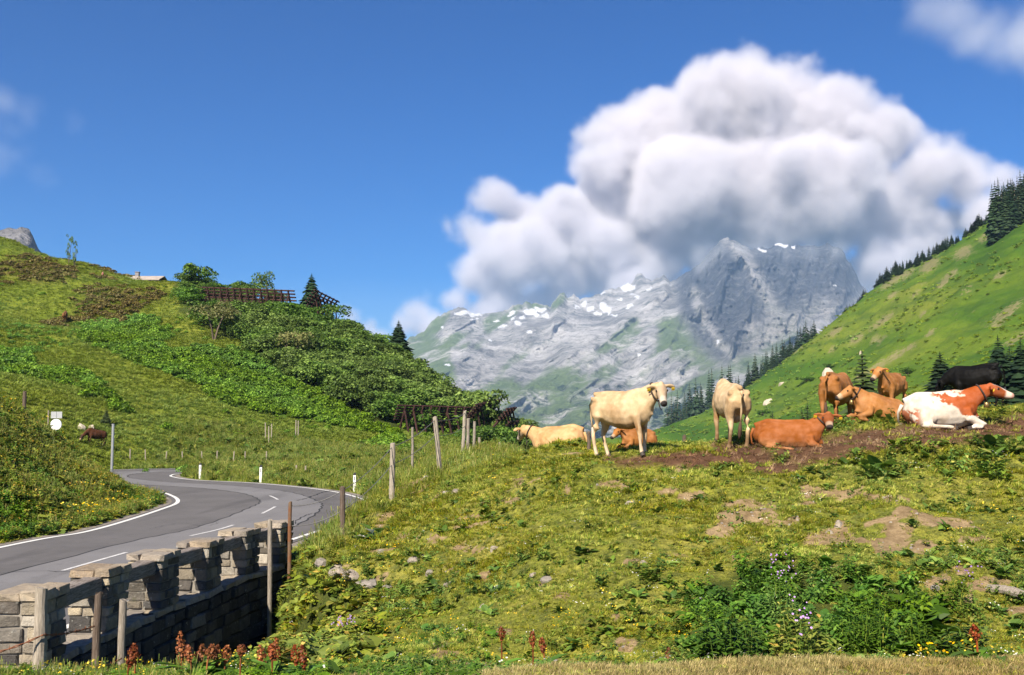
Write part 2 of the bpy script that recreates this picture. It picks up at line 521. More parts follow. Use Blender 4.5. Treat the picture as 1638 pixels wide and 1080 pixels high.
nz1 = fbm(GX * 0.8, GY * 0.8, 4, 31); nz2 = fbm(GX * 2.6, GY * 2.6, 3, 37)
soil = np.clip(blobs(PXg, PYg, SOIL_SPOTS, 2.2) * 1.15 + nz1 * 0.7 + nz2 * 0.5 - 0.36, 0, 1)
soil = smooth(0.12, 0.5, soil) * nearm * (GX > -4.6) * (GY > 8)
crk = ridged(GX * 0.5 + 7, GY * 0.9, 4, 71)
soil = np.maximum(soil, nearm * (GX > -3) * (GY > 9) * smooth(0.60, 0.74, crk) * smooth(-0.2, 0.1, nz1) * .95)
mud = smooth(0.25, 0.6, blobs(PXg, PYg, MUD_SPOTS) + nz2 * 0.3) * nearm * (GY > 17)
strip = (GY < 8.2) * (GX > -1.2) * smooth(4.0, 5.2, GY)
lush = np.zeros_like(GZ)
LUSH_POLYS = [[(1120, 935), (1240, 900), (1420, 925), (1510, 970), (1530, 1045), (1120, 1055), (1080, 1000)], [(425, 900), (520, 880), (600, 960), (620, 1090), (420, 1090)]]
for P in LUSH_POLYS: lush = np.maximum(lush, in_poly(PXg, PYg, P) * nearm)
# the fern belt and other rank growth on the left hill
FERN = [(130, 510), (230, 500), (300, 560), (370, 560), (460, 600), (560, 650), (640, 690), (640, 715), (520, 690), (430, 650), (330, 620), (240, 590), (150, 545)]
FERN2 = [(0, 560), (60, 575), (180, 640), (250, 690), (180, 650), (90, 610), (0, 600)]
SHRUBS = [(280, 450), (340, 440), (470, 470), (540, 505), (640, 565), (720, 610), (790, 650), (830, 705), (740, 690), (640, 690), (560, 650), (470, 610), (380, 545), (320, 530), (290, 480)]
farl = (GY > 70) & (GX < 6)
PXn = PXg + fbm(GX * .12, GY * .12, 3, 61) * 48; PYn = PYg + fbm(GX * .12, GY * .12, 3, 62) * 26
fern = (in_poly(PXn, PYn, FERN) | in_poly(PXn, PYn, FERN2)) * farl * 1.0
shr = in_poly(PXn, PYn, SHRUBS) * farl * 1.0
HEATH = [(0, 385), (80, 408), (135, 440), (260, 450), (280, 470), (200, 510), (120, 530), (0, 560)]
heath = in_poly(PXn, PYn, HEATH) * farl * smooth(0.0, 0.4, fbm(GX * .07, GY * .09, 4, 66))
verge = ((GX < -13.2) & (GY < 60) & (GY > 10)) * 1.0

# worn streaks on the right hillside
BARE = [(1427, 450, 26, 6), (1448, 440, 20, 6), (1487, 424, 20, 10), (1540, 404, 18, 9), (1427, 473, 12, 4), (1410, 515, 26, 5), (1370, 542, 14, 7), (1335, 531, 16, 5), (1405, 586, 26, 6), (1432, 570, 22, 6), (1455, 556, 14, 4), (1612, 498, 34, 7), (1596, 519, 14, 5), (1625, 542, 20, 6), (1547, 464, 10, 5), (1508, 454, 14, 5), (1487, 533, 10, 4), (1476, 502, 8, 4), (1575, 380, 14, 6), (1520, 440, 16, 5), (1465, 470, 12, 4), (1600, 440, 14, 5), (1380, 600, 16, 5), (1330, 560, 8, 3)]
bare = np.zeros_like(GZ); _c, _s = math.cos(math.radians(33)), math.sin(math.radians(33))
for x, y, rx, ry in BARE:
    u_ = (PXg - x) * _c - (PYg - y) * _s; v_ = (PXg - x) * _s + (PYg - y) * _c
    bare = np.maximum(bare, np.exp(-((u_ / rx) ** 2 + (v_ / ry) ** 2)))
bare *= (GX > 20) & (GY > 60)
quads = None
def grid_faces(mask):
    i, j = np.nonzero(mask)
    a = i * NU + j
    return np.stack([a, a + 1, a + NU + 1, a + NU], 1)
FY = (GY[:-1, :-1] + GY[1:, 1:]) / 2; FX = (GX[:-1, :-1] + GX[1:, 1:]) / 2
near_f = FY < 56
lr = FX < (FY + 40) * 0.012 + 2
left_f = ~near_f & lr & (FY < 700)
right_f = ~near_f & ~lr & (FY < 700)
far_f = FY >= 700
ATT = dict(soil=soil, mud=mud, strip=strip * 1.0, lush=lush * 1.0, fern=fern, heath=heath, verge=verge, shrub=shr, bare=bare)
def sub_sheet(name, fm, mat):
    F = grid_faces(fm)
    used, inv = np.unique(F.ravel(), return_inverse=True)
    V = np.stack([GX.ravel(), GY.ravel(), GZ.ravel()], 1)[used]
    me = mesh_np(name, V, inv.reshape(F.shape), True, mat)
    for k, a in ATT.items():
        float_attr(me, k, a.ravel()[used])
    return tag(add(name, me), kind='structure')

# ---- ground materials
def mat_ground():
    t = NT('pasture_ground'); p = t.pos()
    n1 = t.noise(p, 0.55, 5, 0.6); n2 = t.noise(p, 5.0, 6, 0.65); n3 = t.noise(p, 38, 4, 0.6)
    g = t.ramp(n1, [(0.3, (0.12, 0.14, 0.018)), (0.5, (0.19, 0.19, 0.026)), (0.72, (0.26, 0.23, 0.045))])
    g = t.mix(t.rng(n2, 0.35, 0.7), g, (0.075, 0.085, 0.02))
    g = t.mix(t.math('MULTIPLY', t.attr('verge'), 0.8), g, t.ramp(n2, [(0.3, (0.05, 0.09, 0.014)), (0.7, (0.13, 0.15, 0.025))]))
    n6 = t.noise(p, 16, 5, 0.75)
    g = t.mix(t.rng(n6, 0.42, 0.62, 0, .7), g, t.hsv(g, 0.51, 1.0, 0.35))
    g = t.mix(t.rng(n3, 0.5, 0.7, 0, .5), g, t.hsv(g, 0.48, 0.9, 1.7))
    soilc = t.ramp(n2, [(0.3, (0.12, 0.08, 0.04)), (0.5, (0.26, 0.185, 0.098)), (0.7, (0.40, 0.295, 0.165))])
    soilc = t.mix(t.rng(n3, 0.3, 0.75, 0, .5), soilc, (0.14, 0.09, 0.05))
    g = t.hsv(g, 0.5, 1.0, 1.25)
    sf = t.rng(t.math('ADD', t.attr('soil'), t.math('MULTIPLY', t.math('SUBTRACT', t.math('ADD', t.math('MULTIPLY', n2, .6), t.math('MULTIPLY', n3, .4)), 0.5), 2.2)), 0.35, 0.6)
    g = t.mix(sf, g, soilc)
    mudc = t.ramp(n2, [(0.25, (0.05, 0.028, 0.016)), (0.6, (0.115, 0.06, 0.034)), (0.85, (0.19, 0.115, 0.065))])
    g = t.mix(t.attr('mud'), g, mudc)
    dry = t.ramp(n2, [(0.3, (0.2, 0.165, 0.06)), (0.7, (0.36, 0.29, 0.13))])
    g = t.mix(t.math('MULTIPLY', t.attr('strip'), 0.8), g, dry)
    g = t.mix(t.math('MULTIPLY', t.attr('lush'), 0.8), g, (0.03, 0.045, 0.01))
    h = t.math('ADD', t.math('MULTIPLY', n2, 0.6), t.math('MULTIPLY', n3, 0.4))
    return t.finish(g, 0.95, t.bump(h, 0.9, 0.09), 0.1)

def mat_left_hill():
    t = NT('left_hill_turf'); p = t.pos()
    n1 = t.noise(p, 0.07, 5, 0.6); n2 = t.noise(p, 0.55, 6, 0.65); n3 = t.noise(p, 2.6, 4, 0.65)
    g = t.ramp(n1, [(0.3, (0.10, 0.145, 0.015)), (0.5, (0.155, 0.19, 0.02)), (0.7, (0.22, 0.225, 0.034))])
    g = t.mix(t.rng(n2, 0.4, 0.75, 0, .8), g, (0.065, 0.08, 0.014))
    g = t.mix(t.rng(n3, 0.45, 0.75, 0, .55), g, (0.05, 0.06, 0.012))
    g = t.mix(t.math('MULTIPLY', t.attr('fern'), 0.85), g, t.ramp(n3, [(0.3, (0.02, 0.05, 0.008)), (0.7, (0.07, 0.15, 0.018))]))
    g = t.mix(t.math('MULTIPLY', t.attr('heath'), 0.6), g, t.ramp(n2, [(0.3, (0.055, 0.035, 0.014)), (0.7, (0.115, 0.085, 0.025))]))
    g = t.mix(t.math('MULTIPLY', t.attr('shrub'), 0.8), g, (0.025, 0.04, 0.01))
    h = t.math('ADD', t.math('MULTIPLY', n2, 0.6), t.math('MULTIPLY', n3, 0.4))
    return t.finish(g, 0.95, t.bump(h, 0.9, 0.8), 0.1)

def mat_right_hill():
    t = NT('right_hill_turf'); p = t.pos()
    # bands and trails that slant across the slope
    st = dict(stretch=(1.0, 0.16, 1.0), rot=(0, 0, math.radians(-22)))
    b1 = t.noise(p, 0.03, 5, 0.6, 0.6, **st); b2 = t.noise(p, 0.11, 5, 0.6, 0.3, **st)
    n2 = t.noise(p, 0.12, 6, 0.65); n3 = t.noise(p, 0.9, 5, 0.7)
    g = t.ramp(b1, [(0.3, (0.026, 0.072, 0.007)), (0.46, (0.06, 0.125, 0.01)), (0.6, (0.115, 0.17, 0.015)), (0.75, (0.19, 0.205, 0.03))])
    g = t.mix(t.rng(b2, 0.45, 0.7, 0, .75), g, (0.035, 0.085, 0.012))
    g = t.mix(t.rng(n3, 0.42, 0.75, 0, .6), g, (0.03, 0.062, 0.011))
    soil = t.math('MULTIPLY', t.rng(t.noise(p, 0.05, 5, 0.62, 0.5, stretch=(1.0, 0.35, 1.0), rot=(0, 0, math.radians(-22))), 0.62, 0.68), t.rng(n3, 0.3, 0.6))
    soil = t.math('MAXIMUM', soil, t.rng(t.math('ADD', t.attr('bare'), t.math('MULTIPLY', t.math('SUBTRACT', n3, 0.5), 2.8)), 0.4, 0.6))
    g = t.mix(t.math('MULTIPLY', soil, 0.55), g, t.ramp(n3, [(0.3, (0.19, 0.14, 0.08)), (0.7, (0.34, 0.27, 0.16))]))
    h = t.math('ADD', t.math('MULTIPLY', n2, 0.6), t.math('MULTIPLY', n3, 0.4))
    return t.finish(g, 0.95, t.bump(h, 0.8, 1.6), 0.1)

M_GROUND, M_LHILL, M_RHILL = mat_ground(), mat_left_hill(), mat_right_hill()
ground = sub_sheet('ground', near_f, M_GROUND)
left_hill = sub_sheet('hill', left_f, M_LHILL)
right_hill = sub_sheet('hill', right_f, M_RHILL)
tag(left_hill, 'green hill with heath and shrubs rising beyond the road bend')
tag(right_hill, 'steep green mountainside rising behind the cows')
valley = sub_sheet('valley_floor', far_f, plain('valley_turf', (0.06, 0.09, 0.03), 0.3, 0.02))

# ------------------------------------------------------------------ road
def strip_mesh(name, A, B, z, mat, crown=0.0):
    n = len(A); V = []
    for i in range(n):
        V.append((A[i][0], A[i][1], z)); V.append((B[i][0], B[i][1], z))
    F = np.array([(2 * i, 2 * i + 1, 2 * i + 3, 2 * i + 2) for i in range(n - 1)])
    me = mesh_np(name, np.array(V), F, False, mat)
    return me

def asphalt(name, lo, hi, seam=True):
    t = NT(name); p = t.pos()
    n1 = t.noise(p, 0.35, 5, 0.6); n2 = t.noise(p, 3.0, 5, 0.6); n3 = t.noise(p, 60, 3, 0.7)
    lane = t.noise(p, 0.8, 4, 0.6, 0.2, stretch=(1.0, 0.12, 1.0))
    c = t.ramp(n1, [(0.3, lo), (0.7, hi)])
    c = t.mix(t.rng(lane, 0.48, 0.7, 0, .55), c, tuple(q * 0.55 for q in lo))
    c = t.mix(t.rng(t.noise(p, 1.6, 5, 0.7), 0.56, 0.68, 0, .4), c, tuple(q * 0.62 for q in lo))
    c = t.mix(t.rng(n2, 0.5, 0.8, 0, .3), c, (0.16, 0.14, 0.125))
    c = t.mix(t.rng(n3, 0.4, 0.8, 0, .45), c, tuple(q * 1.7 for q in hi))
    return t.finish(c, 0.85, t.bump(n3, 0.5, 0.01), 0.25)
M_ASPH = asphalt('asphalt', (0.085, 0.08, 0.078), (0.118, 0.111, 0.109))
M_PATCH = asphalt('pale_asphalt', (0.13, 0.125, 0.126), (0.166, 0.16, 0.16))
def paint_mat():
    t = NT('road_paint'); p = t.pos()
    w = t.noise(p, 14, 5, 0.7)
    return t.finish(t.mix(t.rng(w, 0.56, 0.72, 0, .75), (0.62, 0.61, 0.58), (0.22, 0.21, 0.2)), 0.7, None, 0.3)
M_PAINT = paint_mat()
M_DASH = plain('worn_paint', (0.48, 0.47, 0.46), 0.35, 18, 0.8)
def across(f):
    return RL + (RR - RL) * np.asarray(f).reshape(-1, 1) if np.ndim(f) else RL + (RR - RL) * f
wid = np.linalg.norm(RR - RL, axis=1)
road = tag(add('road', strip_mesh('road', RL, RR, 0.0, M_ASPH)), 'grey asphalt mountain road winding in an S bend', kind='structure')
# gravelly shoulders
def normal2(P):
    d = np.gradient(P, axis=0); d /= np.linalg.norm(d, axis=1)[:, None] + 1e-9
    return np.stack([-d[:, 1], d[:, 0]], 1)
M_GRAV = plain('shoulder_grit', (0.2, 0.175, 0.15), 0.35, 8, 0.95, 0.1)
nl = normal2(RL); nr = normal2(RR)
gl = add('shoulder', strip_mesh('shoulder', RL + nl * 0.4, RL, -0.012, M_GRAV), parent=road)
gr = add('shoulder', strip_mesh('shoulder', RR, RR - nr * 0.35, -0.012, M_GRAV), parent=road)
# paler relaid strip along the middle
i0, i1 = 0, len(RL)
fa = np.interp(np.arange(len(RL)) / ROAD_N, [0, 2, 4, 5, 6, 7, 9, 12, 16], [0.40, 0.40, 0.42, 0.44, 0.44, 0.40, 0.36, 0.4, 0.4])
fb = np.interp(np.arange(len(RL)) / ROAD_N, [0, 2, 4, 5, 6, 7, 9, 12, 16], [0.86, 0.84, 0.76, 0.72, 0.72, 0.7, 0.66, 0.7, 0.7])
patch = add('asphalt_patch', strip_mesh('asphalt_patch', across(fa), across(fb), 0.005, M_PATCH), parent=road)
seam_m = plain('tar_seam', (0.03, 0.03, 0.03), 0.2, 8)
for f in (fa, fb):
    wob = 0.006 * np.sin(np.arange(len(RL)) * 1.7)
    add('tar_seam', strip_mesh('tar_seam', across(f + wob - 0.025 / wid), across(f + wob + 0.025 / wid), 0.009, seam_m), parent=road)
def edge_line(off, w, P, N, sgn):
    return strip_mesh('edge_line', P + N * sgn * off, P + N * sgn * (off + w), 0.009, M_PAINT)
add('edge_line', edge_line(0.16, 0.16, RL, nl, -1), parent=road)
add('edge_line', edge_line(0.16, 0.15, RR, nr, 1), parent=road)
def crack(pts, w=0.03, seed=0):
    r_ = np.random.default_rng(seed); P = catmull(pts, 9); P = P + r_.normal(0, .035, P.shape)
    N = normal2(P); ww = w * (0.4 + .8 * r_.random((len(P), 1)))
    add('crack', strip_mesh('crack', P + N * ww / 2, P - N * ww / 2, 0.0135, seam_m), parent=road)
zpl = lambda px, py: tuple(np.array([float(ray(px, py)[0]), 1.0]) * (-CAM_Z / float(ray(px, py)[1])))
crack([zpl(474, 801), zpl(492, 797), zpl(512, 789), zpl(534, 784)], .06, 1)
crack([zpl(0, 917), zpl(60, 914), zpl(120, 916)], .025, 2)
crack([zpl(470, 838), zpl(486, 826), zpl(500, 822), zpl(520, 821)], .04, 3)
crack([zpl(240, 846), zpl(290, 838), zpl(330, 842), zpl(350, 836)], .02, 4)
# dashes of the centre line
cen = across(0.535); seg = np.concatenate([[0], np.cumsum(np.linalg.norm(np.diff(cen, axis=0), axis=1))])
def cen_at(s):
    return np.array([np.interp(s, seg, cen[:, 0]), np.interp(s, seg, cen[:, 1])])
s_of = lambda y: float(np.interp(y, cen[:8 * ROAD_N, 1], seg[:8 * ROAD_N]))
for ya, yb in ((14.0, 17.6), (21.9, 25.2), (29.2, 32.6), (37.2, 40.6), (44.8, 47.6)):
    ss = np.linspace(s_of(ya), s_of(yb), 7)
    P = np.array([cen_at(q) for q in ss]); N = normal2(P)
    add('centre_dash', strip_mesh('centre_dash', P + N * 0.05, P - N * 0.05, 0.012, M_DASH), parent=road)
# ================================================================== FAR MOUNTAINS, HAZE, CLOUDS
RIDGE = [(430, 700, 4300), (520, 640, 4400), (600, 590, 4500), (640, 556, 4600), (655, 543, 4650), (680, 526, 4700), (700, 508, 4750), (722, 497, 4800), (738, 489, 4800), (752, 499, 4800), (775, 501, 4850), (800, 500, 4900),
         (820, 491, 4950), (838, 486, 5000), (862, 484, 5050), (880, 492, 5080), (890, 478, 5050), (896, 468, 5050), (902, 466, 5050), (908, 476, 5100), (918, 471, 5150), (928, 479, 5150), (944, 476, 5200), (955, 472, 5250), (985, 461, 5350),
         (1010, 451, 5400), (1018, 440, 5400), (1026, 437, 5400), (1034, 446, 5400), (1044, 452, 5400), (1052, 443, 5400), (1062, 441, 5400), (1072, 450, 5350), (1090, 441, 5200), (1108, 432, 5100), (1124, 416, 5050), (1140, 398, 5000), (1152, 386, 4980), (1164, 379, 4980),
         (1174, 386, 5000), (1186, 389, 5050), (1200, 398, 5080), (1225, 396, 5100), (1250, 388, 5150), (1275, 392, 5150), (1300, 394, 5150), (1325, 391, 5150), (1345, 396, 5150), (1354, 412, 5150), (1366, 432, 5150), (1378, 455, 5200), (1392, 470, 5250), (1440, 500, 5300), (1520, 530, 5400), (1640, 560, 5500)]
def build_mountain(name, ridge, foot_py, foot_d, nx, ny, x0, x1, mat, label, rough=1.0, spurs=()):
    R = np.array(ridge, float)
    xs = np.linspace(x0, x1, nx)
    ry = np.interp(xs, R[:, 0], R[:, 1]); rd = np.interp(xs, R[:, 0], R[:, 2])
    jag = fbm(xs * 0.09, xs * 0 + 3, 4, 90) * 4.0 * rough + fbm(xs * 0.35, xs * 0 + 1, 3, 92) * 1.8 * rough
    def soft(a, n):
        for _ in range(n):
            q = np.pad(a, 1, mode='edge'); a = (q[:-2] + 2 * q[1:-1] + q[2:]) / 4
        return a
    jag = jag + ry - soft(ry, 260); ry = soft(ry, 260); rd = soft(rd, 400)
    t = np.linspace(0, 1, ny)[:, None]                      # 0 at the ridge
    PX = np.repeat(xs[None], ny, 0)
    PY = ry[None] + (foot_py - ry[None]) * t ** 1.05 + jag[None] * (1 - t) ** 11
    D = rd[None] + (foot_d - rd[None]) * (1 - (1 - t) ** 1.25)
    env = smooth(0.0, 0.07, t) * (1 - smooth(0.85, 1.0, t)) + 0.12
    # strata that run from upper right to lower left, gullies down the steep face
    a = math.radians(34)
    U = PX * math.cos(a) - PY * math.sin(a); Vv = PX * math.sin(a) + PY * math.cos(a)
    rel = (ridged(U * 0.006, Vv * 0.02, 4, 41) - 0.4) * 170 + fbm(PX * 0.015, PY * 0.015, 4, 43) * 150 + (ridged(U * 0.022, Vv * 0.05, 4, 47, 0.5) - .4) * 38 + fbm(PX * 0.1, PY * 0.1, 3, 51, .55) * 16
    steep = 1.0 * in_poly(PX + fbm(PX * .03, PY * .03, 3, 53) * 14, PY + fbm(PX * .03, PY * .03, 3, 54) * 10, [(1068, 445), (1150, 370), (1345, 370), (1385, 460), (1345, 495), (1250, 545), (1165, 585), (1105, 540)])  # right massif: own relief, and the area that gets the cloud's shade
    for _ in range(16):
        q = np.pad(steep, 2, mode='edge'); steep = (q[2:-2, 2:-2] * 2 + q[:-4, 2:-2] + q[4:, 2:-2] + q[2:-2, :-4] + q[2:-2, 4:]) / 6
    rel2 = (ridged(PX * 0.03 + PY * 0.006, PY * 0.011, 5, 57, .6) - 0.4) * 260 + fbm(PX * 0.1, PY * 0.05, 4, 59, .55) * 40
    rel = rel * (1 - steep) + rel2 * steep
    for (pts, w, amp) in spurs:
        best = np.full(PX.shape, 1e9)
        for (ax, ay), (bx, by) in zip(pts[:-1], pts[1:]):
            d = np.array([bx - ax, by - ay]); L = d.dot(d)
            q = np.clip(((PX - ax) * d[0] + (PY - ay) * d[1]) / L, 0, 1)
            best = np.minimum(best, np.hypot(PX - ax - q * d[0], PY - ay - q * d[1]))
        rel = rel + amp * np.exp(-best / w)
    D = D - rel * env * rough
    gx, gz = ray(PX, PY)
    V = np.stack([gx * D, D, CAM_Z + gz * D], -1).reshape(-1, 3)
    # the far side falls away behind the ridge
    back = np.stack([gx[0] * (rd + 700), rd + 700, np.maximum(CAM_Z + gz[0] * rd - 650, -70)], -1)
    V = np.vstack([V, back])
    idx = np.arange(ny * nx).reshape(ny, nx)
    F = np.stack([idx[:-1, :-1], idx[1:, :-1], idx[1:, 1:], idx[:-1, 1:]], -1).reshape(-1, 4)
    b = ny * nx + np.arange(nx)
    F = np.vstack([F, np.stack([b[:-1], idx[0, :-1], idx[0, 1:], b[1:]], -1)])
    me = mesh_np(name, V, F, True, mat)
    pad = np.zeros(nx)
    jx = PX + fbm(PX * .09, PY * .09, 4, 63) * 7; jy = PY + fbm(PX * .09, PY * .09, 4, 64) * 6
    SN = [(745, 501, 24, 5), (761, 505, 13, 4), (816, 503, 9, 4), (848, 500, 15, 6), (865, 496, 13, 6), (830, 519, 9, 5), (805, 523, 8, 3), (846, 532, 9, 5), (966, 491, 9, 12), (946, 495, 9, 8), (935, 485, 6, 8), (1003, 460, 18, 5), (992, 477, 9, 4), (1020, 475, 8, 5),
          (1006, 490, 8, 4), (985, 503, 8, 3), (967, 470, 7, 2), (784, 543, 4, 3), (718, 582, 5, 2), (707, 524, 4, 3), (1250, 392, 16, 5), (1219, 400, 11, 3), (1267, 396, 5, 6), (1338, 459, 4, 2), (1146, 545, 4, 5), (1022, 567, 4, 4), (858, 505, 10, 4), (838, 508, 8, 3), (873, 505, 6, 5), (820, 512, 6, 3), (956, 502, 6, 6), (975, 497, 6, 8), (795, 512, 8, 2), (760, 512, 12, 2), (1012, 470, 8, 2), (925, 492, 5, 4), (770, 498, 14, 2), (1040, 462, 6, 3)]
    snow = smooth(0.42, 0.56, blobs(jx, jy, SN))
    turf = smooth(-0.12, 0.22, fbm(U * 0.013, Vv * 0.03, 5, 67) + (PY - 560) / 330 + 0.12 * (PX < 720)) * (1 - steep * 0.85)
    scree = smooth(0.1, 0.3, fbm(PX * .02 + PY * .02, PY * .008, 4, 69) - 0.1) * smooth(520, 590, PY)
    for pts_, w_ in ((((1165, 380), (1190, 412), (1215, 450), (1240, 500), (1290, 560)), 11), (((1110, 470), (1130, 520), (1180, 580)), 8), (((1210, 540), (1270, 520), (1320, 500)), 22)):
        best = np.full(PX.shape, 1e9)
        for (ax, ay), (bx, by) in zip(pts_[:-1], pts_[1:]):
            d_ = np.array([bx - ax, by - ay]); q_ = np.clip(((jx - ax) * d_[0] + (jy - ay) * d_[1]) / d_.dot(d_), 0, 1)
            best = np.minimum(best, np.hypot(jx - ax - q_ * d_[0], jy - ay - q_ * d_[1]))
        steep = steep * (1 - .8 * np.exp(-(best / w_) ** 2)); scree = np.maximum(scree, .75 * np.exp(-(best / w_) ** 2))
    wood = smooth(0.05, 0.16, fbm(PX * 0.04, PY * 0.05, 5, 73) + (PY - 672) / 150) * (PX > 820)
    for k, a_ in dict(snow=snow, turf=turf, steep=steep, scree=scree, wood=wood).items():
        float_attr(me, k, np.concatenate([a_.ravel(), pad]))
    return tag(add(name, me), label, kind='structure'), (PX, PY, D)

def mat_mountain():
    t = NT('mountain_rock'); p = t.pos()
    n1 = t.noise(p, 0.004, 7, 0.68, 0.6); n2 = t.noise(p, 0.018, 7, 0.75, 0.4); n3 = t.noise(p, 0.011, 6, 0.65, 1.0, stretch=(1.0, 1.0, 2.2), rot=(0, math.radians(35), 0))
    rock = t.ramp(n1, [(0.34, (0.15, 0.148, 0.146)), (0.48, (0.36, 0.35, 0.34)), (0.6, (0.6, 0.58, 0.56))])
    rock = t.mix(t.rng(n2, 0.5, 0.64, 0, .8), rock, (0.10, 0.115, 0.10))
    rock = t.mix(t.rng(n3, 0.52, 0.66, 0, .6), rock, (0.5, 0.485, 0.48))
    grass = t.ramp(n2, [(0.3, (0.07, 0.12, 0.03)), (0.7, (0.17, 0.24, 0.06))])
    gf = t.math('MULTIPLY', t.attr('turf'), t.rng(n1, 0.68, 0.48))
    c = t.mix(t.math('MULTIPLY', gf, 0.9), rock, grass)
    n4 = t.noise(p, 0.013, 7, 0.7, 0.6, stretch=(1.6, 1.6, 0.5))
    dark = t.ramp(n4, [(0.32, (0.03, 0.036, 0.045)), (0.47, (0.055, 0.06, 0.07)), (0.59, (0.11, 0.115, 0.126)), (0.72, (0.3, 0.295, 0.29))])  # cloud shadow on the right massif, painted in as darker rock
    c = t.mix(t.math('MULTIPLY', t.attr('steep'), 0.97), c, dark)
    c = t.mix(t.math('MULTIPLY', t.attr('scree'), t.rng(n3, 0.42, 0.6)), c, (0.42, 0.4, 0.385))
    c = t.mix(t.math('MULTIPLY', t.attr('wood'), t.rng(n2, 0.42, 0.56, 0, 0.9)), c, (0.022, 0.04, 0.02))
    c = t.mix(t.attr('snow'), c, (0.86, 0.87, 0.9))
    n5 = t.noise(p, 0.06, 5, 0.75)
    c = t.mix(t.rng(n5, 0.45, 0.62, 0, .45), c, t.hsv(c, 0.5, 1.0, 0.5))
    h = t.math('ADD', t.math('ADD', n1, t.math('MULTIPLY', n2, 0.7)), t.math('MULTIPLY', n5, 0.25))
    return t.finish(c, 0.95, t.bump(h, 1.0, 50), 0.1)
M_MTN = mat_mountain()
SPURS = [([(1165, 380), (1215, 450), (1240, 500), (1290, 560)], 16, 170), ([(1072, 450), (1010, 505), (950, 540), (860, 610), (760, 690)], 20, 150), ([(897, 467), (890, 500), (880, 540)], 9, 130), ([(1028, 438), (1060, 500), (1090, 580)], 18, 120), ([(1110, 432), (1085, 520), (1050, 600)], 14, 120)]
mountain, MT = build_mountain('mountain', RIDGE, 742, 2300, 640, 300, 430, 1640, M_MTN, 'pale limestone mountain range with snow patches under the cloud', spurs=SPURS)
PEAK = [(-260, 480, 1500), (-120, 400, 1500), (-40, 372, 1500), (0, 368, 1500), (14, 364, 1500), (26, 366, 1500), (34, 363, 1500), (46, 365, 1500), (53, 378, 1500), (60, 396, 1500), (75, 412, 1500), (110, 450, 1500), (200, 540, 1500)]
peak, _ = build_mountain('mountain', PEAK, 560, 1150, 160, 90, -260, 200, plain('summit_rock', (0.13, 0.125, 0.125), 0.6, 0.02, 0.95, 0.1, bump=1.0, bdist=12), 'grey rocky summit peeping over the left skyline', rough=0.3)

# ---- air
t = NT('haze_air')
pv = t.n('ShaderNodeVolumePrincipled')
pv.inputs['Color'].default_value = (0.42, 0.64, 1.0, 1)
pv.inputs['Density'].default_value = 7.0e-5
pv.inputs['Anisotropy'].default_value = 0.0
t.link(pv.outputs[0], t.out.inputs['Volume'])
z0 = float(min(GZ.min(), -75)) - 1.0
zt = max(v.co.z for o in (mountain, peak) for v in o.data.vertices) + 45
b = MB(); b.box((0, 2700, (z0 + zt) / 2), (16400, 10400, zt - z0))
haze = tag(b.build('haze', t.m), kind='stuff')
HAZE_TOP, HAZE_END = zt, 7900

# ---- clouds: volumes grown from overlapping billows
def cloud_mat(name, dens, aniso=0.05, col=(1, 1, 1)):
    t = NT(name)
    pv = t.n('ShaderNodeVolumePrincipled')
    pv.inputs['Color'].default_value = (*col, 1)
    pv.inputs['Anisotropy'].default_value = aniso
    d = t.n('ShaderNodeAttribute'); d.attribute_name = 'density'
    t.link(t.math('MULTIPLY', d.outputs['Fac'], dens), pv.inputs['Density'])
    pv.inputs['Density Attribute'].default_value = ''
    t.link(pv.outputs[0], t.out.inputs['Volume'])
    return t.m

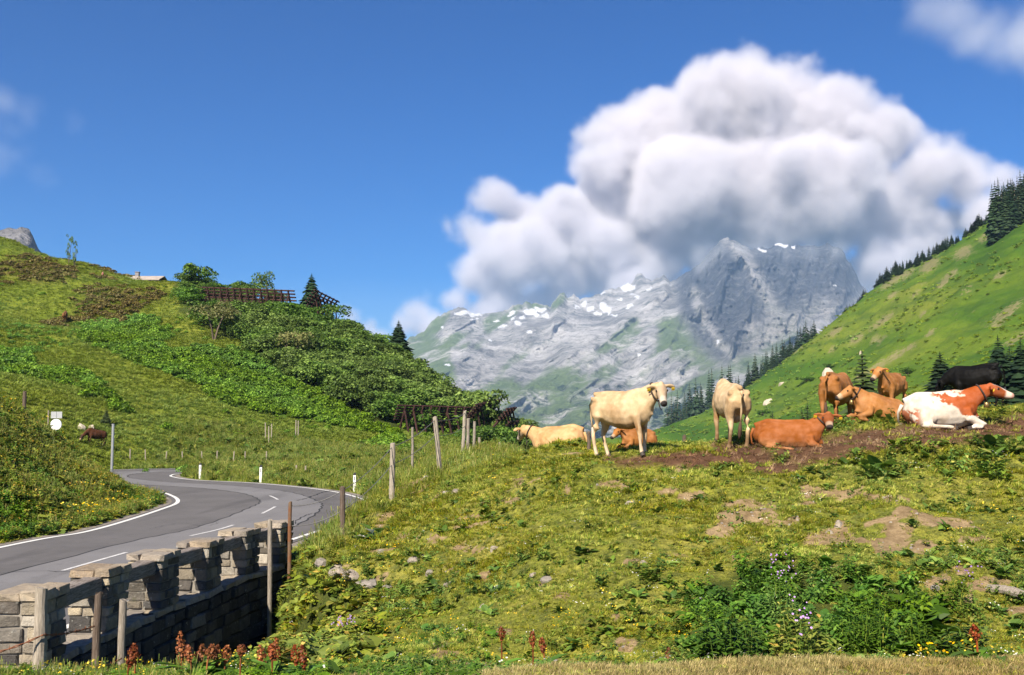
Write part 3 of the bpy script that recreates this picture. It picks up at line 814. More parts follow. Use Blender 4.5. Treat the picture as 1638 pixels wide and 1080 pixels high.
def cloud(name, label, puffs, depth, dy, voxel, mat, noise_scale, noise_amp, edge, billow=0.62, seed=0.0, kind='structure', loc=None):
    rnd = random.Random(5 + int(seed * 10))
    m = depth / FPX
    P = []
    for px, py, r, *oy in puffs:
        c = at(px, py, depth)
        c.y += oy[0] if oy else rnd.uniform(-0.3, 0.3) * dy
        P.append((c, r * m))
    pad = max(noise_amp * 60 * m, voxel * 3)
    lo = Vector([min(c[k] - r for c, r in P) - pad for k in range(3)])
    hi = Vector([max(c[k] + r for c, r in P) + pad for k in range(3)])
    ng = bpy.data.node_groups.new(name, 'GeometryNodeTree')
    ng.interface.new_socket('Geometry', in_out='INPUT', socket_type='NodeSocketGeometry')
    ng.interface.new_socket('Geometry', in_out='OUTPUT', socket_type='NodeSocketGeometry')
    N = ng.nodes.new; L = ng.links.new
    go = N('NodeGroupOutput'); pos = N('GeometryNodeInputPosition')
    def M(op, a, b=None, c=None):
        n = N('ShaderNodeMath'); n.operation = op
        for i, v in enumerate((a, b, c)):
            if v is None: continue
            if isinstance(v, (int, float)): n.inputs[i].default_value = v
            else: L(v, n.inputs[i])
        return n.outputs[0]
    # domain warp
    wz = N('ShaderNodeTexNoise'); wz.inputs['Scale'].default_value = noise_scale * 0.5; wz.inputs['Detail'].default_value = 2
    off = N('ShaderNodeVectorMath'); off.operation = 'ADD'; L(pos.outputs[0], off.inputs[0]); off.inputs[1].default_value = (seed * 1000, seed * 370, 0)
    L(off.outputs[0], wz.inputs['Vector'])
    sub = N('ShaderNodeVectorMath'); sub.operation = 'SUBTRACT'; L(wz.outputs['Color'], sub.inputs[0]); sub.inputs[1].default_value = (0.5, 0.5, 0.5)
    scl = N('ShaderNodeVectorMath'); scl.operation = 'SCALE'; L(sub.outputs[0], scl.inputs[0]); scl.inputs['Scale'].default_value = 46 * m
    wp = N('ShaderNodeVectorMath'); wp.operation = 'ADD'; L(pos.outputs[0], wp.inputs[0]); L(scl.outputs[0], wp.inputs[1])
    best = None
    for c, r in P:
        dn = N('ShaderNodeVectorMath'); dn.operation = 'DISTANCE'; L(wp.outputs[0], dn.inputs[0]); dn.inputs[1].default_value = c
        q = M('SUBTRACT', r, dn.outputs['Value'])          # metres inside this billow
        best = q if best is None else M('SMOOTH_MAX', best, q, 14 * m)
    n1 = N('ShaderNodeTexNoise'); n1.inputs['Scale'].default_value = noise_scale; n1.inputs['Detail'].default_value = 6; n1.inputs['Roughness'].default_value = 0.6
    L(off.outputs[0], n1.inputs['Vector'])
    f = M('ADD', best, M('MULTIPLY', M('SUBTRACT', n1.outputs[0], 0.5), noise_amp * 200 * m))
    for vs, va, sm_ in ((noise_scale * 2.0, 34, .35), (noise_scale * 5.0, 15, .3), (noise_scale * 11.0, 6.5, .25)):
        vo = N('ShaderNodeTexVoronoi'); vo.feature = 'SMOOTH_F1'; vo.inputs['Scale'].default_value = vs; vo.inputs['Smoothness'].default_value = sm_
        wv = N('ShaderNodeVectorMath'); wv.operation = 'ADD'; L(off.outputs[0], wv.inputs[0]); L(scl.outputs[0], wv.inputs[1]); L(wv.outputs[0], vo.inputs['Vector'])
        f = M('ADD', f, M('MULTIPLY', M('SUBTRACT', 0.42, vo.outputs['Distance']), billow * va * m))
    mr = N('ShaderNodeMapRange'); mr.interpolation_type = 'SMOOTHSTEP'
    L(f, mr.inputs[0]); mr.inputs[1].default_value = -edge * 0.4 * m; mr.inputs[2].default_value = edge * m
    vc = N('GeometryNodeVolumeCube')
    vc.inputs['Min'].default_value = lo; vc.inputs['Max'].default_value = hi
    for i, k in enumerate(('Resolution X', 'Resolution Y', 'Resolution Z')):
        vc.inputs[k].default_value = max(8, int((hi[i] - lo[i]) / voxel))
    L(mr.outputs[0], vc.inputs['Density'])
    sm = N('GeometryNodeSetMaterial'); sm.inputs['Material'].default_value = mat
    L(vc.outputs[0], sm.inputs['Geometry']); L(sm.outputs[0], go.inputs[0])
    me = bpy.data.meshes.new(name)
    o = add(name, me, mat)
    md = o.modifiers.new('billows', 'NODES'); md.node_group = ng
    return tag(o, label, kind=kind)

BIG = [(1000, 215, 74), (955, 270, 52), (1062, 200, 78), (1130, 175, 74), (1200, 185, 76), (1262, 160, 62), (1262, 128, 36), (1330, 200, 62), (1385, 235, 58), (1425, 235, 42), (1442, 210, 27), (1482, 270, 56), (1540, 285, 46), (1588, 290, 36), (1618, 292, 22),
       (1000, 330, 92), (1100, 310, 112), (1200, 300, 112), (1300, 315, 96), (1400, 325, 72), (1480, 330, 52), (960, 400, 62), (1050, 400, 80), (1150, 390, 66), (1250, 370, 52), (1330, 370, 48), (1410, 385, 40), (1480, 370, 34),
       (802, 335, 36), (832, 362, 44), (868, 385, 42), (795, 405, 46), (850, 425, 62), (910, 425, 52), (742, 380, 26), (714, 366, 17), (762, 445, 42), (724, 482, 34), (800, 475, 50), (900, 460, 40), (975, 445, 40), (1040, 440, 34),
       (660, 492, 26), (642, 524, 24), (690, 525, 38), (604, 540, 18), (740, 520, 40), (560, 505, 14), (585, 525, 14), (1200, 128, 14), (1208, 100, 8), (1400, 430, 44), (1350, 440, 44), (1450, 405, 40), (1530, 340, 40), (900, 350, 50), (1100, 460, 50), (1000, 480, 44), (880, 490, 40), (700, 560, 34), (640, 560, 26), (1570, 325, 34), (720, 530, 44), (780, 520, 50), (840, 500, 50), (680, 555, 36), (1560, 350, 40), (1620, 330, 34), (1500, 385, 40), (1440, 440, 36)]
BIG = [p if len(p) == 4 else (*p, random.Random(k).uniform(-260, 260)) for k, p in enumerate(BIG)]
_rc = random.Random(21)
for _ in range(46):                                       # smaller heads budding from the big billows, on the near side and the rim
    px, py, r, oy = _rc.choice([q for q in BIG if q[2] > 40])
    a = _rc.uniform(0, 6.28); e = _rc.uniform(.2, 1.2); rr = r * _rc.uniform(.26, .5)
    BIG.append((px + math.cos(a) * math.cos(e) * r * .85, py + math.sin(a) * math.cos(e) * r * .7, rr, oy - math.sin(e) * r * 5))
M_CLOUD = cloud_mat('cloud_vapour', 0.014, col=(0.85, 0.835, 0.865))
big_cloud = cloud('cloud', 'great white cumulus cloud piled over the mountain summit', BIG, 8600, 700, 21, M_CLOUD, 0.0017, 0.5, 26, seed=0.3)
M_WISP = cloud_mat('thin_vapour', 0.0009)
cloud('cloud', 'thin grey cloud wisp high beside the left edge', [(0, 165, 34), (40, 175, 24), (10, 210, 22), (0, 245, 26), (28, 250, 20), (112, 192, 14), (68, 272, 16), (78, 290, 16), (-30, 200, 40), (-50, 250, 40), (5, 268, 22)], 8600, 250, 26, M_WISP, 0.0022, 0.24, 40, seed=1.1)
cloud('cloud', 'grey cloud fragment in the top right corner of the sky', [(1480, 18, 36), (1530, 22, 44), (1590, 40, 50), (1640, 60, 56), (1550, 60, 34), (1690, 60, 70), (1600, 80, 40)], 8600, 300, 26, cloud_mat('grey_vapour', 0.0016), 0.002, 0.24, 44, seed=2.2)

cloud('cloud_veil', 'thin veil of the cloud lying across the summit of the far mountain', [(1152, 408, 22), (1128, 426, 18), (1190, 398, 16), (1300, 396, 22), (1340, 402, 22), (1262, 392, 16), (1118, 410, 16), (1222, 398, 14), (1170, 420, 14)], 4780, 60, 16, cloud_mat('summit_vapour', 0.006), 0.004, 0.22, 26, billow=.5, seed=3.1, kind='stuff')  # part of the cloud over the summit, a separate volume inside the haze
# ================================================================== PARAPET WALL
def stone_mat(name, cols, rough=0.9):
    t = NT(name); v = t.obj(); p = t.pos()
    base = t.ramp(t.rnd(), [(k / max(1, len(cols) - 1), c) for k, c in enumerate(cols)])
    n1 = t.noise(p, 9, 6, 0.65); n2 = t.noise(p, 55, 4, 0.7)
    c = t.mix(t.rng(n1, 0.35, 0.7, 0, .75), base, t.hsv(base, 0.5, 0.85, 0.55))
    c = t.mix(t.rng(t.noise(p, 5, 5, 0.7), 0.58, 0.72, 0, .55), c, (0.2, 0.2, 0.185))
    c = t.mix(t.rng(n2, 0.45, 0.8, 0, .4), c, t.hsv(base, 0.5, 0.9, 1.25))
    c = t.mix(t.rng(t.noise(p, 3.2, 5, 0.7), 0.6, 0.74, 0, .5), c, (0.07, 0.075, 0.03))
    c = t.mix(t.rng(t.noise(p, 17, 3, 0.6), 0.64, 0.7, 0, .6), c, (0.42, 0.41, 0.36))
    h = t.math('ADD', n1, t.math('MULTIPLY', n2, 0.45))
    return t.finish(c, rough, t.bump(h, 1.0, 0.045), 0.2)
M_STONE = stone_mat('rubble_stone', [(0.15, 0.128, 0.105), (0.075, 0.07, 0.065), (0.34, 0.28, 0.195), (0.085, 0.08, 0.074), (0.22, 0.19, 0.15), (0.42, 0.35, 0.245), (0.055, 0.052, 0.05), (0.46, 0.41, 0.33), (0.12, 0.108, 0.095)])
M_COPE = stone_mat('coping_stone', [(0.36, 0.285, 0.19), (0.42, 0.35, 0.26), (0.3, 0.22, 0.14), (0.38, 0.32, 0.25), (0.24, 0.205, 0.17)])
M_BASE = stone_mat('retaining_stone', [(0.05, 0.047, 0.044), (0.09, 0.08, 0.07), (0.035, 0.034, 0.033), (0.13, 0.115, 0.098), (0.06, 0.056, 0.05), (0.22, 0.2, 0.175)])  # darker palette: the shade of this wall face is put into the stone colour
M_MORTAR = plain('mortar', (0.24, 0.215, 0.18), 0.25, 10, 0.95, 0.1, bump=0.6, bdist=0.02)
M_DMORTAR = plain('dark_joint', (0.045, 0.042, 0.04), 0.3, 10, 0.95, 0.1)

def stone_mesh(name, mat, seed):
    """a unit block with chipped edges"""
    r = random.Random(seed); c = r.uniform(.05, .085)
    P = []; F = []
    bm = bmesh.new()
    bmesh.ops.create_cube(bm, size=1.0)
    bmesh.ops.bevel(bm, geom=list(bm.edges), offset=c, segments=1, affect='EDGES', profile=0.5)
    for v in bm.verts:
        v.co += Vector((r.uniform(-1, 1), r.uniform(-1, 1), r.uniform(-1, 1))) * 0.055
    me = bpy.data.meshes.new(name); bm.to_mesh(me); bm.free()
    me.materials.append(mat)
    return me
STONES = [stone_mesh('stone', M_STONE, k) for k in range(9)]
COPES = [stone_mesh('coping_stone', M_COPE, 20 + k) for k in range(5)]
BSTONES = [stone_mesh('stone', M_BASE, 40 + k) for k in range(9)]

wall = empty('stone_parapet', (PILLARS[0][0], PILLARS[0][1], 0))
tag(wall, 'old stone parapet of block pillars joined by wooden beams along the road', 'parapet wall')
W0 = Vector(wall.location)
rw = random.Random(3)
pill_frames = []
for i, (x, y) in enumerate(PILLARS):
    a, b = PILLARS[max(0, i - 1)], PILLARS[min(len(PILLARS) - 1, i + 1)]
    yaw = math.atan2(b[1] - a[1], b[0] - a[0]) - math.pi / 2
    pill_frames.append((x, y, yaw))
    # y is where the near face stands; local +y runs along the wall
    R = Matrix.Rotation(yaw, 4, 'Z')
    core = MB(); core.box((0, PILLAR_L / 2, PILLAR_H / 2 - 0.06), (PILLAR_W - 0.07, PILLAR_L - 0.07, PILLAR_H - 0.05))
    pil = core.build('pillar', M_MORTAR, wall, loc=Vector((x, y, 0)) - W0, rot=(0, 0, yaw))
    courses = [[.17, .14, .18, .13, .14], [.22, .13, .12, .16, .13], [.13, .21, .15, .14, .13], [.19, .2, .17, .2]][i % 4]; z = 0.0
    if rw.random() < .5: courses = courses[::-1]
    for ci, h in enumerate(courses):
        # blocks across the front and back faces, one long block at each side between them or a through pair
        if ci % 2 == 0: cuts_y = [0, PILLAR_L * rw.uniform(.42, .58), PILLAR_L]
        else: cuts_y = [0, PILLAR_L * rw.uniform(.27, .36), PILLAR_L * rw.uniform(.64, .74), PILLAR_L]
        for a_, b_ in zip(cuts_y[:-1], cuts_y[1:]):
            n_x = 2 if (rw.random() < 0.6 or a_ == 0) else 1
            cx = [-PILLAR_W / 2] + ([PILLAR_W * rw.uniform(-.17, .17)] if n_x == 2 else []) + [PILLAR_W / 2]
            for p_, q_ in zip(cx[:-1], cx[1:]):
                pr = rw.uniform(0.0, 0.022)
                add('stone', rw.choice(STONES), None, pil, loc=((p_ + q_) / 2 + (pr if q_ > 0.2 else -pr if p_ < -.2 else 0) * .6, (a_ + b_) / 2 + (-pr if a_ == 0 else pr * .5) * .6, z + h / 2),
                    rot=(rw.uniform(-.035, .035), rw.uniform(-.035, .035), rw.uniform(-.04, .04)), scale=(q_ - p_ - rw.uniform(.004, .03), b_ - a_ - rw.uniform(.004, .03), h - rw.uniform(.006, .03)))
        z += h
    # coping: two or three slabs with an uneven overhang
    cut = rw.uniform(-.1, .1)
    sl = [(-PILLAR_W / 2 - .03, cut, 0, PILLAR_L), (cut, PILLAR_W / 2 + .03, 0, PILLAR_L * rw.uniform(.45, .6)), (cut, PILLAR_W / 2 + .03, None, PILLAR_L)]
    sl[2] = (sl[2][0], sl[2][1], sl[1][3], PILLAR_L)
    for (p_, q_, a_, b_) in sl:
        a2 = a_ - .03 if a_ == 0 else a_; b2 = b_ + .03 if b_ == PILLAR_L else b_
        hh = rw.uniform(.10, .125)
        add('coping_stone', rw.choice(COPES), None, pil, loc=((p_ + q_) / 2, (a2 + b2) / 2, z + hh / 2), rot=(rw.uniform(-.02, .02), rw.uniform(-.02, .02), 0), scale=(q_ - p_ - .01, b2 - a2 - .01, hh))

# beams from pillar to pillar
def beam_mat():
    t = NT('weathered_beam'); v = t.obj()
    g = t.noise(v, 9, 6, 0.65, 0.8, stretch=(7.0, 0.5, 7.0)); c2 = t.noise(v, 3, 5, 0.7)
    c = t.ramp(g, [(0.3, (0.07, 0.056, 0.046)), (0.5, (0.24, 0.205, 0.175)), (0.72, (0.42, 0.37, 0.33))])
    c = t.mix(t.rng(c2, 0.5, 0.75, 0, .6), c, (0.12, 0.085, 0.06))
    return t.finish(c, 0.85, t.bump(g, 0.9, 0.03), 0.2)
M_BEAM = beam_mat()
for i in range(len(PILLARS) - 1):
    x0, y0, w0 = pill_frames[i]; x1, y1, w1 = pill_frames[i + 1]
    p0 = Vector((x0, y0, 0)) + Matrix.Rotation(w0, 3, 'Z') @ Vector((0.06, PILLAR_L - 0.0, 0)); p1 = Vector((x1, y1, 0)) + Matrix.Rotation(w1, 3, 'Z') @ Vector((0.06, 0.01, 0))
    L = (p1 - p0).length; yaw = math.atan2(p1.y - p0.y, p1.x - p0.x) - math.pi / 2
    bm = bmesh.new(); bmesh.ops.create_cube(bm, size=1.0)
    for v in bm.verts: v.co = Vector((v.co.x * 0.26, v.co.y * L, v.co.z * 0.23))
    bmesh.ops.subdivide_edges(bm, edges=[e for e in bm.edges if abs((e.verts[0].co - e.verts[1].co).y) > .1], cuts=5)
    bmesh.ops.bevel(bm, geom=[e for e in bm.edges if abs((e.verts[0].co - e.verts[1].co).y) > .05], offset=.018, segments=1, affect='EDGES')
    for v in bm.verts: v.co += Vector((rw.uniform(-1, 1), 0, rw.uniform(-1, 1))) * .007
    me = bpy.data.meshes.new('beam'); bm.to_mesh(me); bm.free(); me.materials.append(M_BEAM)
    add('beam', me, None, wall, loc=(p0 + p1) / 2 + Vector((0, 0, 0.66)) - W0, rot=(0, rw.uniform(-.05, .05), yaw))

# retaining wall below, down into the gully: a dark core with courses of stones on its right face
NBW = 60
yb = np.linspace(12.2, 23.9, NBW)
def face_x(y): return float(wall_x(y)) + PILLAR_W / 2
core = MB()
V = []
for y in yb:
    xr = face_x(y) - 0.05; xl = xr - PILLAR_W + 0.12
    V += [(xl - W0.x, y - W0.y, -0.03), (xr - W0.x, y - W0.y, -0.03), (xr + .18 - W0.x, y - W0.y, -4.2), (xl - W0.x, y - W0.y, -4.2)]
F = []
for k in range(NBW - 1):
    for q in range(4):
        a_, b_ = q, (q + 1) % 4
        F.append([4 * k + a_, 4 * k + b_, 4 * k + 4 + b_, 4 * k + 4 + a_])
F += [[0, 3, 2, 1], [4 * NBW - 4, 4 * NBW - 3, 4 * NBW - 2, 4 * NBW - 1]]
core.poly(V, F)
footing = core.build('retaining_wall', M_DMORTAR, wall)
deep = MB(); n_parts = 0
z = 0.0; ci = 0
course_h = [0.13] + [rw.uniform(.19, .27) for _ in range(15)]
for h in course_h:
    y = 12.2 + rw.uniform(0, .2)
    while y < 23.8:
        L = rw.uniform(.3, .62) if ci else rw.uniform(.45, .9)
        L = min(L, 23.95 - y)
        if L < 0.1: break
        ym = y + L / 2
        yaw = math.atan2(1, (face_x(ym + .3) - face_x(ym - .3)) / .6) - math.pi / 2
        zc = z - h / 2
        lean = 0.18 * (-zc) / 4.2
        if ci == 0:
            dep = PILLAR_W + .02; xc = face_x(ym) - dep / 2 + .02
        else:
            dep = 0.24; xc = face_x(ym) - dep / 2 + lean + rw.uniform(-.02, .045)
        if ci <= 7 and n_parts < 205:
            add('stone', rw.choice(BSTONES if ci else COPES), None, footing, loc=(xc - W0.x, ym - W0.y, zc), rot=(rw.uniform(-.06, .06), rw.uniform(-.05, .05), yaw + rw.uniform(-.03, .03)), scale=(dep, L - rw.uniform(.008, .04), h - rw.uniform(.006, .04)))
            n_parts += 1
        else:
            deep.box((xc - W0.x, ym - W0.y, zc), (dep, L - .018, h - .02), Matrix.Rotation(yaw, 3, 'Z'), 0.015)
        y += L
    z -= h; ci += 1
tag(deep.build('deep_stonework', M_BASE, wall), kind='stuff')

# ================================================================== POSTS, MARKERS, SIGNS
def wood_mat(name, lo, hi, rust=None):
    t = NT(name); v = t.obj(); p = t.pos()
    g = t.noise(p, 14, 6, 0.65, 0.5, stretch=(6.0, 6.0, 0.5)); c2 = t.noise(p, 4, 4, 0.6)
    c = t.ramp(g, [(0.3, tuple(q * .6 for q in lo)), (0.5, lo), (0.72, hi)])
    if rust: c = t.mix(t.rng(c2, 0.45, 0.6), c, rust)
    return t.finish(c, 0.85, t.bump(g, 0.8, 0.015), 0.15)
M_GWOOD = wood_mat('grey_wood', (0.23, 0.195, 0.155), (0.4, 0.355, 0.3))
M_PWOOD = wood_mat('pale_wood', (0.3, 0.255, 0.2), (0.48, 0.42, 0.34))
M_DWOOD = wood_mat('dark_wood', (0.11, 0.08, 0.06), (0.2, 0.16, 0.13))
M_RWOOD = wood_mat('rusty_wood', (0.15, 0.095, 0.06), (0.24, 0.165, 0.105), (0.17, 0.075, 0.035))
M_RUST = plain('rusty_wire', (0.22, 0.075, 0.03), 0.4, 30, 0.8, 0.3)
M_WIRE = plain('grey_wire', (0.12, 0.115, 0.11), 0.2, 30, 0.6, 0.4)

def post_mesh(h, r, lean, seed, n=10, split_top=True, depth=0.35):
    rr = random.Random(seed); mb = MB()
    pts = []; rad = []
    for k in range(7):
        t_ = k / 6; zz = -depth + (h + depth) * t_
        pts.append((lean[0] * t_ + rr.uniform(-.006, .006), lean[1] * t_ + rr.uniform(-.006, .006), zz)); rad.append(r * (1.06 - .16 * t_) * rr.uniform(.95, 1.05))
    mb.tube(pts, rad, n)
    me = mb.mesh('post', None, False)
    if split_top:
        top = max(v.co.z for v in me.vertices)
        for v in me.vertices:
            if v.co.z > top - .02: v.co.z += rr.uniform(-.03, .02)
    return me

def fence_post(px, py_top, py_base, d, r, mat, label, lean_px=0, z=None, group='wooden fence posts along the pasture edge', name='fence_post'):
    base = at(px, py_base, d); top = at(px + lean_px, py_top, d)
    gz = ground_z(base.x, base.y)
    h = top.z - gz
    me = post_mesh(h, r, (top.x - base.x, 0), int(px * 7 + py_top))
    me.materials.append(mat); me.name = name
    o = add(name, me, None, None, loc=(base.x, base.y, gz))
    tag(o, label, 'fence post', group)
    return o, Vector((top.x, base.y, top.z))
POST_TOPS = {}
for key, px, pt, pb, d, r, mat, lab, ln in [
    ('a', 433, 832, 930, 20.9, 0.045, M_GWOOD, 'flat grey wooden post standing right in front of the last wall pillars', -1),
    ('b', 464, 803, 892, 22.5, 0.042, M_RWOOD, 'rust brown fence post at the far end of the stone parapet', 0),
    ('c', 548, 779, 882, 22.8, 0.062, M_DWOOD, 'dark weathered fence post alone on the bank beside the asphalt', 0),
    ('d', 627, 709, 806, 25.6, 0.068, M_PWOOD, 'tall pale fence post on the bank in front of the yellow grass edge', 1),
    ('e', 706, 667, 753, 28.6, 0.066, M_PWOOD, 'thick pale fence post leaning left at the top of the bank', -10),
    ('f', 739, 657, 724, 34.0, 0.058, M_PWOOD, 'tallest of the three fence posts clustered in front of the rusty barrier, leaning right', 5),
    ('g', 748, 669, 724, 36.0, 0.056, M_GWOOD, 'middle one of the three clustered fence posts in front of the rusty barrier', 1),
    ('h', 758, 674, 722, 38.0, 0.055, M_GWOOD, 'shortest of the three clustered fence posts in front of the rusty barrier', 1),
    ('i', 660, 684, 724, 46.0, 0.055, M_GWOOD, 'thin grey fence post in the tall grass under the rusty barrier', 0),
    ('j', 766, 700, 722, 40.0, 0.06, M_GWOOD, 'short grey stake beside the dark shrub on the crest', 1),
    ('k', 797, 708, 726, 40.0, 0.06, M_PWOOD, 'short pale stake on the crest between shrub and resting pale cow', 2),
    ('l', 942, 691, 724, 24.5, 0.045, M_DWOOD, 'thin dark reddish stake at the tail of the resting pale cow', 0),
    ('m', 1095, 696, 714, 25.0, 0.05, M_DWOOD, 'short dark stump of a post between the two standing pale cows', 0),
    ('n', 39, 626, 650, 46.5, 0.085, M_DWOOD, 'dark post on top of the verge bank near the white sign', 1)]:
    o, tp = fence_post(px, pt, pb, d, r, mat, lab, ln)
    POST_TOPS[key] = (o, tp)

# strands between the bank posts
def strand_pts(a, b, sag=0.05, n=8):
    return [a.lerp(b, k / n) - Vector((0, 0, sag * 4 * (k / n) * (1 - k / n))) for k in range(n + 1)]
wf = empty('fence_wire', POST_TOPS['b'][0].location)
tag(wf, 'thin slack wire strung between the fence posts of the bank', 'fence wire')
for dz in (0.08, 0.5):
    for a_, b_ in (('b', 'c'), ('c', 'd'), ('d', 'e'), ('e', 'f')):
        p, q = POST_TOPS[a_][1] - Vector((0, 0, dz)), POST_TOPS[b_][1] - Vector((0, 0, dz))
        mb = MB(); mb.tube([v - wf.location for v in strand_pts(p, q, .09)], 0.009, 5)
        mb.build('strand', M_WIRE, wf)

# the barbed wire fence in front of the wall
bf = empty('barbed_wire_fence', (at(68, 1085, 11.0).x, 11.0, ground_z(at(68, 1085, 11.0).x, 11.0)))
tag(bf, 'rusty barbed wire fence on three old posts in front of the first wall pillar', 'wire fence')
B0 = Vector(bf.location)
bposts = []
for px, pt, d, r, mat in ((68, 940, 11.0, 0.066, M_PWOOD), (156, 948, 12.0, 0.048, M_DWOOD), (196, 960, 13.6, 0.05, M_GWOOD)):
    top = at(px, pt, d); gz = ground_z(top.x, d)
    me = post_mesh(top.z - gz, r, (rw.uniform(-.02, .02), 0), int(px), 12); me.materials.append(mat)
    add('post', me, None, bf, loc=Vector((top.x, d, gz)) - B0)
    bposts.append(top)
def barbed(pts, name):
    mb = MB(); mb2 = MB()
    fine = []
    for a_, b_ in zip(pts[:-1], pts[1:]):
        n = max(6, int((b_ - a_).length / .06))
        for k in range(n):
            t_ = k / n
            fine.append(a_.lerp(b_, t_) - Vector((0, 0, .1 * t_ * (1 - t_))))
    for ph in (0, math.pi):
        mb.tube([p + Vector((0, .008 * math.cos(i * 1.3 + ph), .008 * math.sin(i * 1.3 + ph))) - B0 for i, p in enumerate(fine)], .005, 5)
    w = mb.build('barbed_wire', M_RUST, bf)
    for i in range(2, len(fine) - 1, 3):
        p = fine[i] - B0
        for s in (-1, 1):
            v = Vector((rw.uniform(-.4, .4), rw.uniform(-.6, .6), s)).normalized() * .032
            mb2.tube([p - v * .2, p + v], [.005, .002], 4)
    o = mb2.build('barb', M_RUST, w); tag(o, kind='stuff')
barbed([at(-40, 1052, 10.6), at(68, 1016, 10.93), at(156, 1000, 11.95)], 'upper')
barbed([at(68, 1078, 10.93), at(125, 1072, 11.5), at(156, 1066, 11.95), at(196, 1052, 13.5)], 'lower')

# white delineators
M_WHITE = plain('white_plastic', (0.78, 0.78, 0.77), 0.06, 8, 0.45, 0.4)
M_BLACK = plain('black_plastic', (0.02, 0.02, 0.022), 0.1, 8, 0.5, 0.4)
M_REFL = plain('reflector_grey', (0.16, 0.15, 0.15), 0.1, 8, 0.3, 0.6)
def delineator():
    root = empty('road_marker')
    mb = MB()
    P = [(-.06, -.045), (.06, -.045), (.045, .04), (-.045, .04)]
    mb.poly([(x, y, -.15) for x, y in P] + [(x, y, .78) for x, y in P], [(0, 3, 2, 1), (4, 5, 6, 7), (0, 1, 5, 4), (1, 2, 6, 5), (2, 3, 7, 6), (3, 0, 4, 7)])
    mb.build('post', M_WHITE, root)
    c = MB(); c.poly([(x * 1.04, y * 1.04, .78) for x, y in P] + [(x * 1.04, y * 1.04, .86 + y * .9) for x, y in P], [(0, 3, 2, 1), (4, 5, 6, 7), (0, 1, 5, 4), (1, 2, 6, 5), (2, 3, 7, 6), (3, 0, 4, 7)])
    c.build('black_top', M_BLACK, root)
    q = MB(); q.box((0, -.05, .63), (.045, .012, .18)); q.build('reflector', M_REFL, root)
    return root
dl = delineator()
for k, (px, pb, d, hpx, lab) in enumerate([(567, 785, 51.5, 29, 'white roadside marker nearest to the bank, by the end of the white edge line'), (417, 770, 61, 27, 'white roadside marker in the middle of the grass island'),
                                           (320, 765, 65.5, 24, 'white roadside marker at the inner bend of the road'), (560, 752, 78, 10, 'small distant white marker beyond the grass island')]):
    o = dl if k == 0 else copy_tree(dl)
    p = at(px, pb, d); gz = ground_z(p.x, d)
    o.location = (p.x, d, gz - .02)
    s = (hpx / FPX * d) / .86
    o.scale = (s, s, s)
    tag(o, lab, 'road marker', 'white road markers along the bend')

# tall grey snow pole at the point of the verge
sp = at(178, 772, 47.0); gz = ground_z(sp.x, 47.0)
pole = empty('snow_pole', (sp.x, 47.0, gz))
tag(pole, 'tall slim grey metal pole at the tip of the verge bank', 'pole')
hp = at(178, 680, 47.0).z - gz
M_GALV = plain('galvanised_steel', (0.45, 0.46, 0.47), 0.1, 10, 0.45, 0.5, 0.6)
mb = MB(); mb.tube([(0, 0, -.3), (0, 0, hp)], .058, 10); mb.build('shaft', M_GALV, pole)
mb = MB(); mb.tube([(0, 0, hp), (0, 0, hp + .05)], .064, 10); mb.build('cap', M_GALV, pole)

# road sign seen from behind, round mirror back below it
M_SIGN = plain('sign_back', (0.34, 0.35, 0.36), 0.12, 5, 0.5, 0.4)
sg = at(88, 688, 58.0); sgz = ground_z(sg.x, 58.0)
sign = empty('road_sign', (sg.x, 58.0, sgz))
tag(sign, 'white panel sign above a round white disc behind the verge bank', 'sign')
zt_ = at(88, 658, 58.0).z - sgz
mb = MB(); mb.tube([(-.4, .03, -.3), (-.4, .03, zt_ + .05)], .045, 8); mb.build('post', M_GWOOD, sign)
for k in (0, 1):
    mb = MB(); mb.box((-.1 + .31 * k, 0, zt_ - .2), (.29, .03, .36)); mb.build('panel', M_SIGN, sign)
mb = MB()
mb.tube([(.05, -.05, zt_ - .72), (.05, .03, zt_ - .72)], .3, 20, flat=(1, 0, 0)); disc = mb.build('round_disc', M_WHITE, sign)
mb = MB(); mb.tube([(.05, .0, -.2), (.05, .0, zt_ - .6)], .03, 6); mb.build('stay', M_GALV, sign)

# rows of thin stakes beyond the road
ST = [(208, 718, 736), (233, 719, 737), (265, 722, 738), (292, 722, 738), (323, 722, 738), (347, 721, 740), (373, 722, 740), (392, 722, 737), (425, 676, 706), (434, 678, 707), (430, 682, 712), (473, 672, 698), (477, 673, 700), (426, 722, 738), (475, 744, 760), (488, 745, 761)]
ORD = ['first', 'second', 'third', 'fourth', 'fifth', 'sixth', 'seventh', 'eighth']
for k, (px, pt, pb) in enumerate(ST):
    d = 86 if k < 8 or k == 13 else (95 if k < 13 else 64)
    p = on_ground(px, pb, d * .8, d * 1.35)
    tp = at(px, pt, p.y)
    mb = MB(); mb.tube([(0, 0, -.2), (rw.uniform(-.08, .08), 0, max(.5, tp.z - p.z))], .05, 6)
    lab = f'{ORD[k]} thin stake from the left in the low row beyond the road' if k < 8 else \
        {8: 'tall stake standing to the left in the group of three on the slope', 9: 'tall stake standing to the right in the group of three on the slope', 10: 'lowest stake of the group of three on the slope', 11: 'first of the two close stakes in the weeds right of the group of three', 12: 'second of the two close stakes in the weeds right of the group of three', 13: 'single stake beyond the road below the group of three', 14: 'left stake of the pair on the grass island', 15: 'right stake of the pair on the grass island'}[k]
    tag(mb.build('stake', M_PWOOD, loc=p), lab, 'stake', 'thin stakes beyond the road')

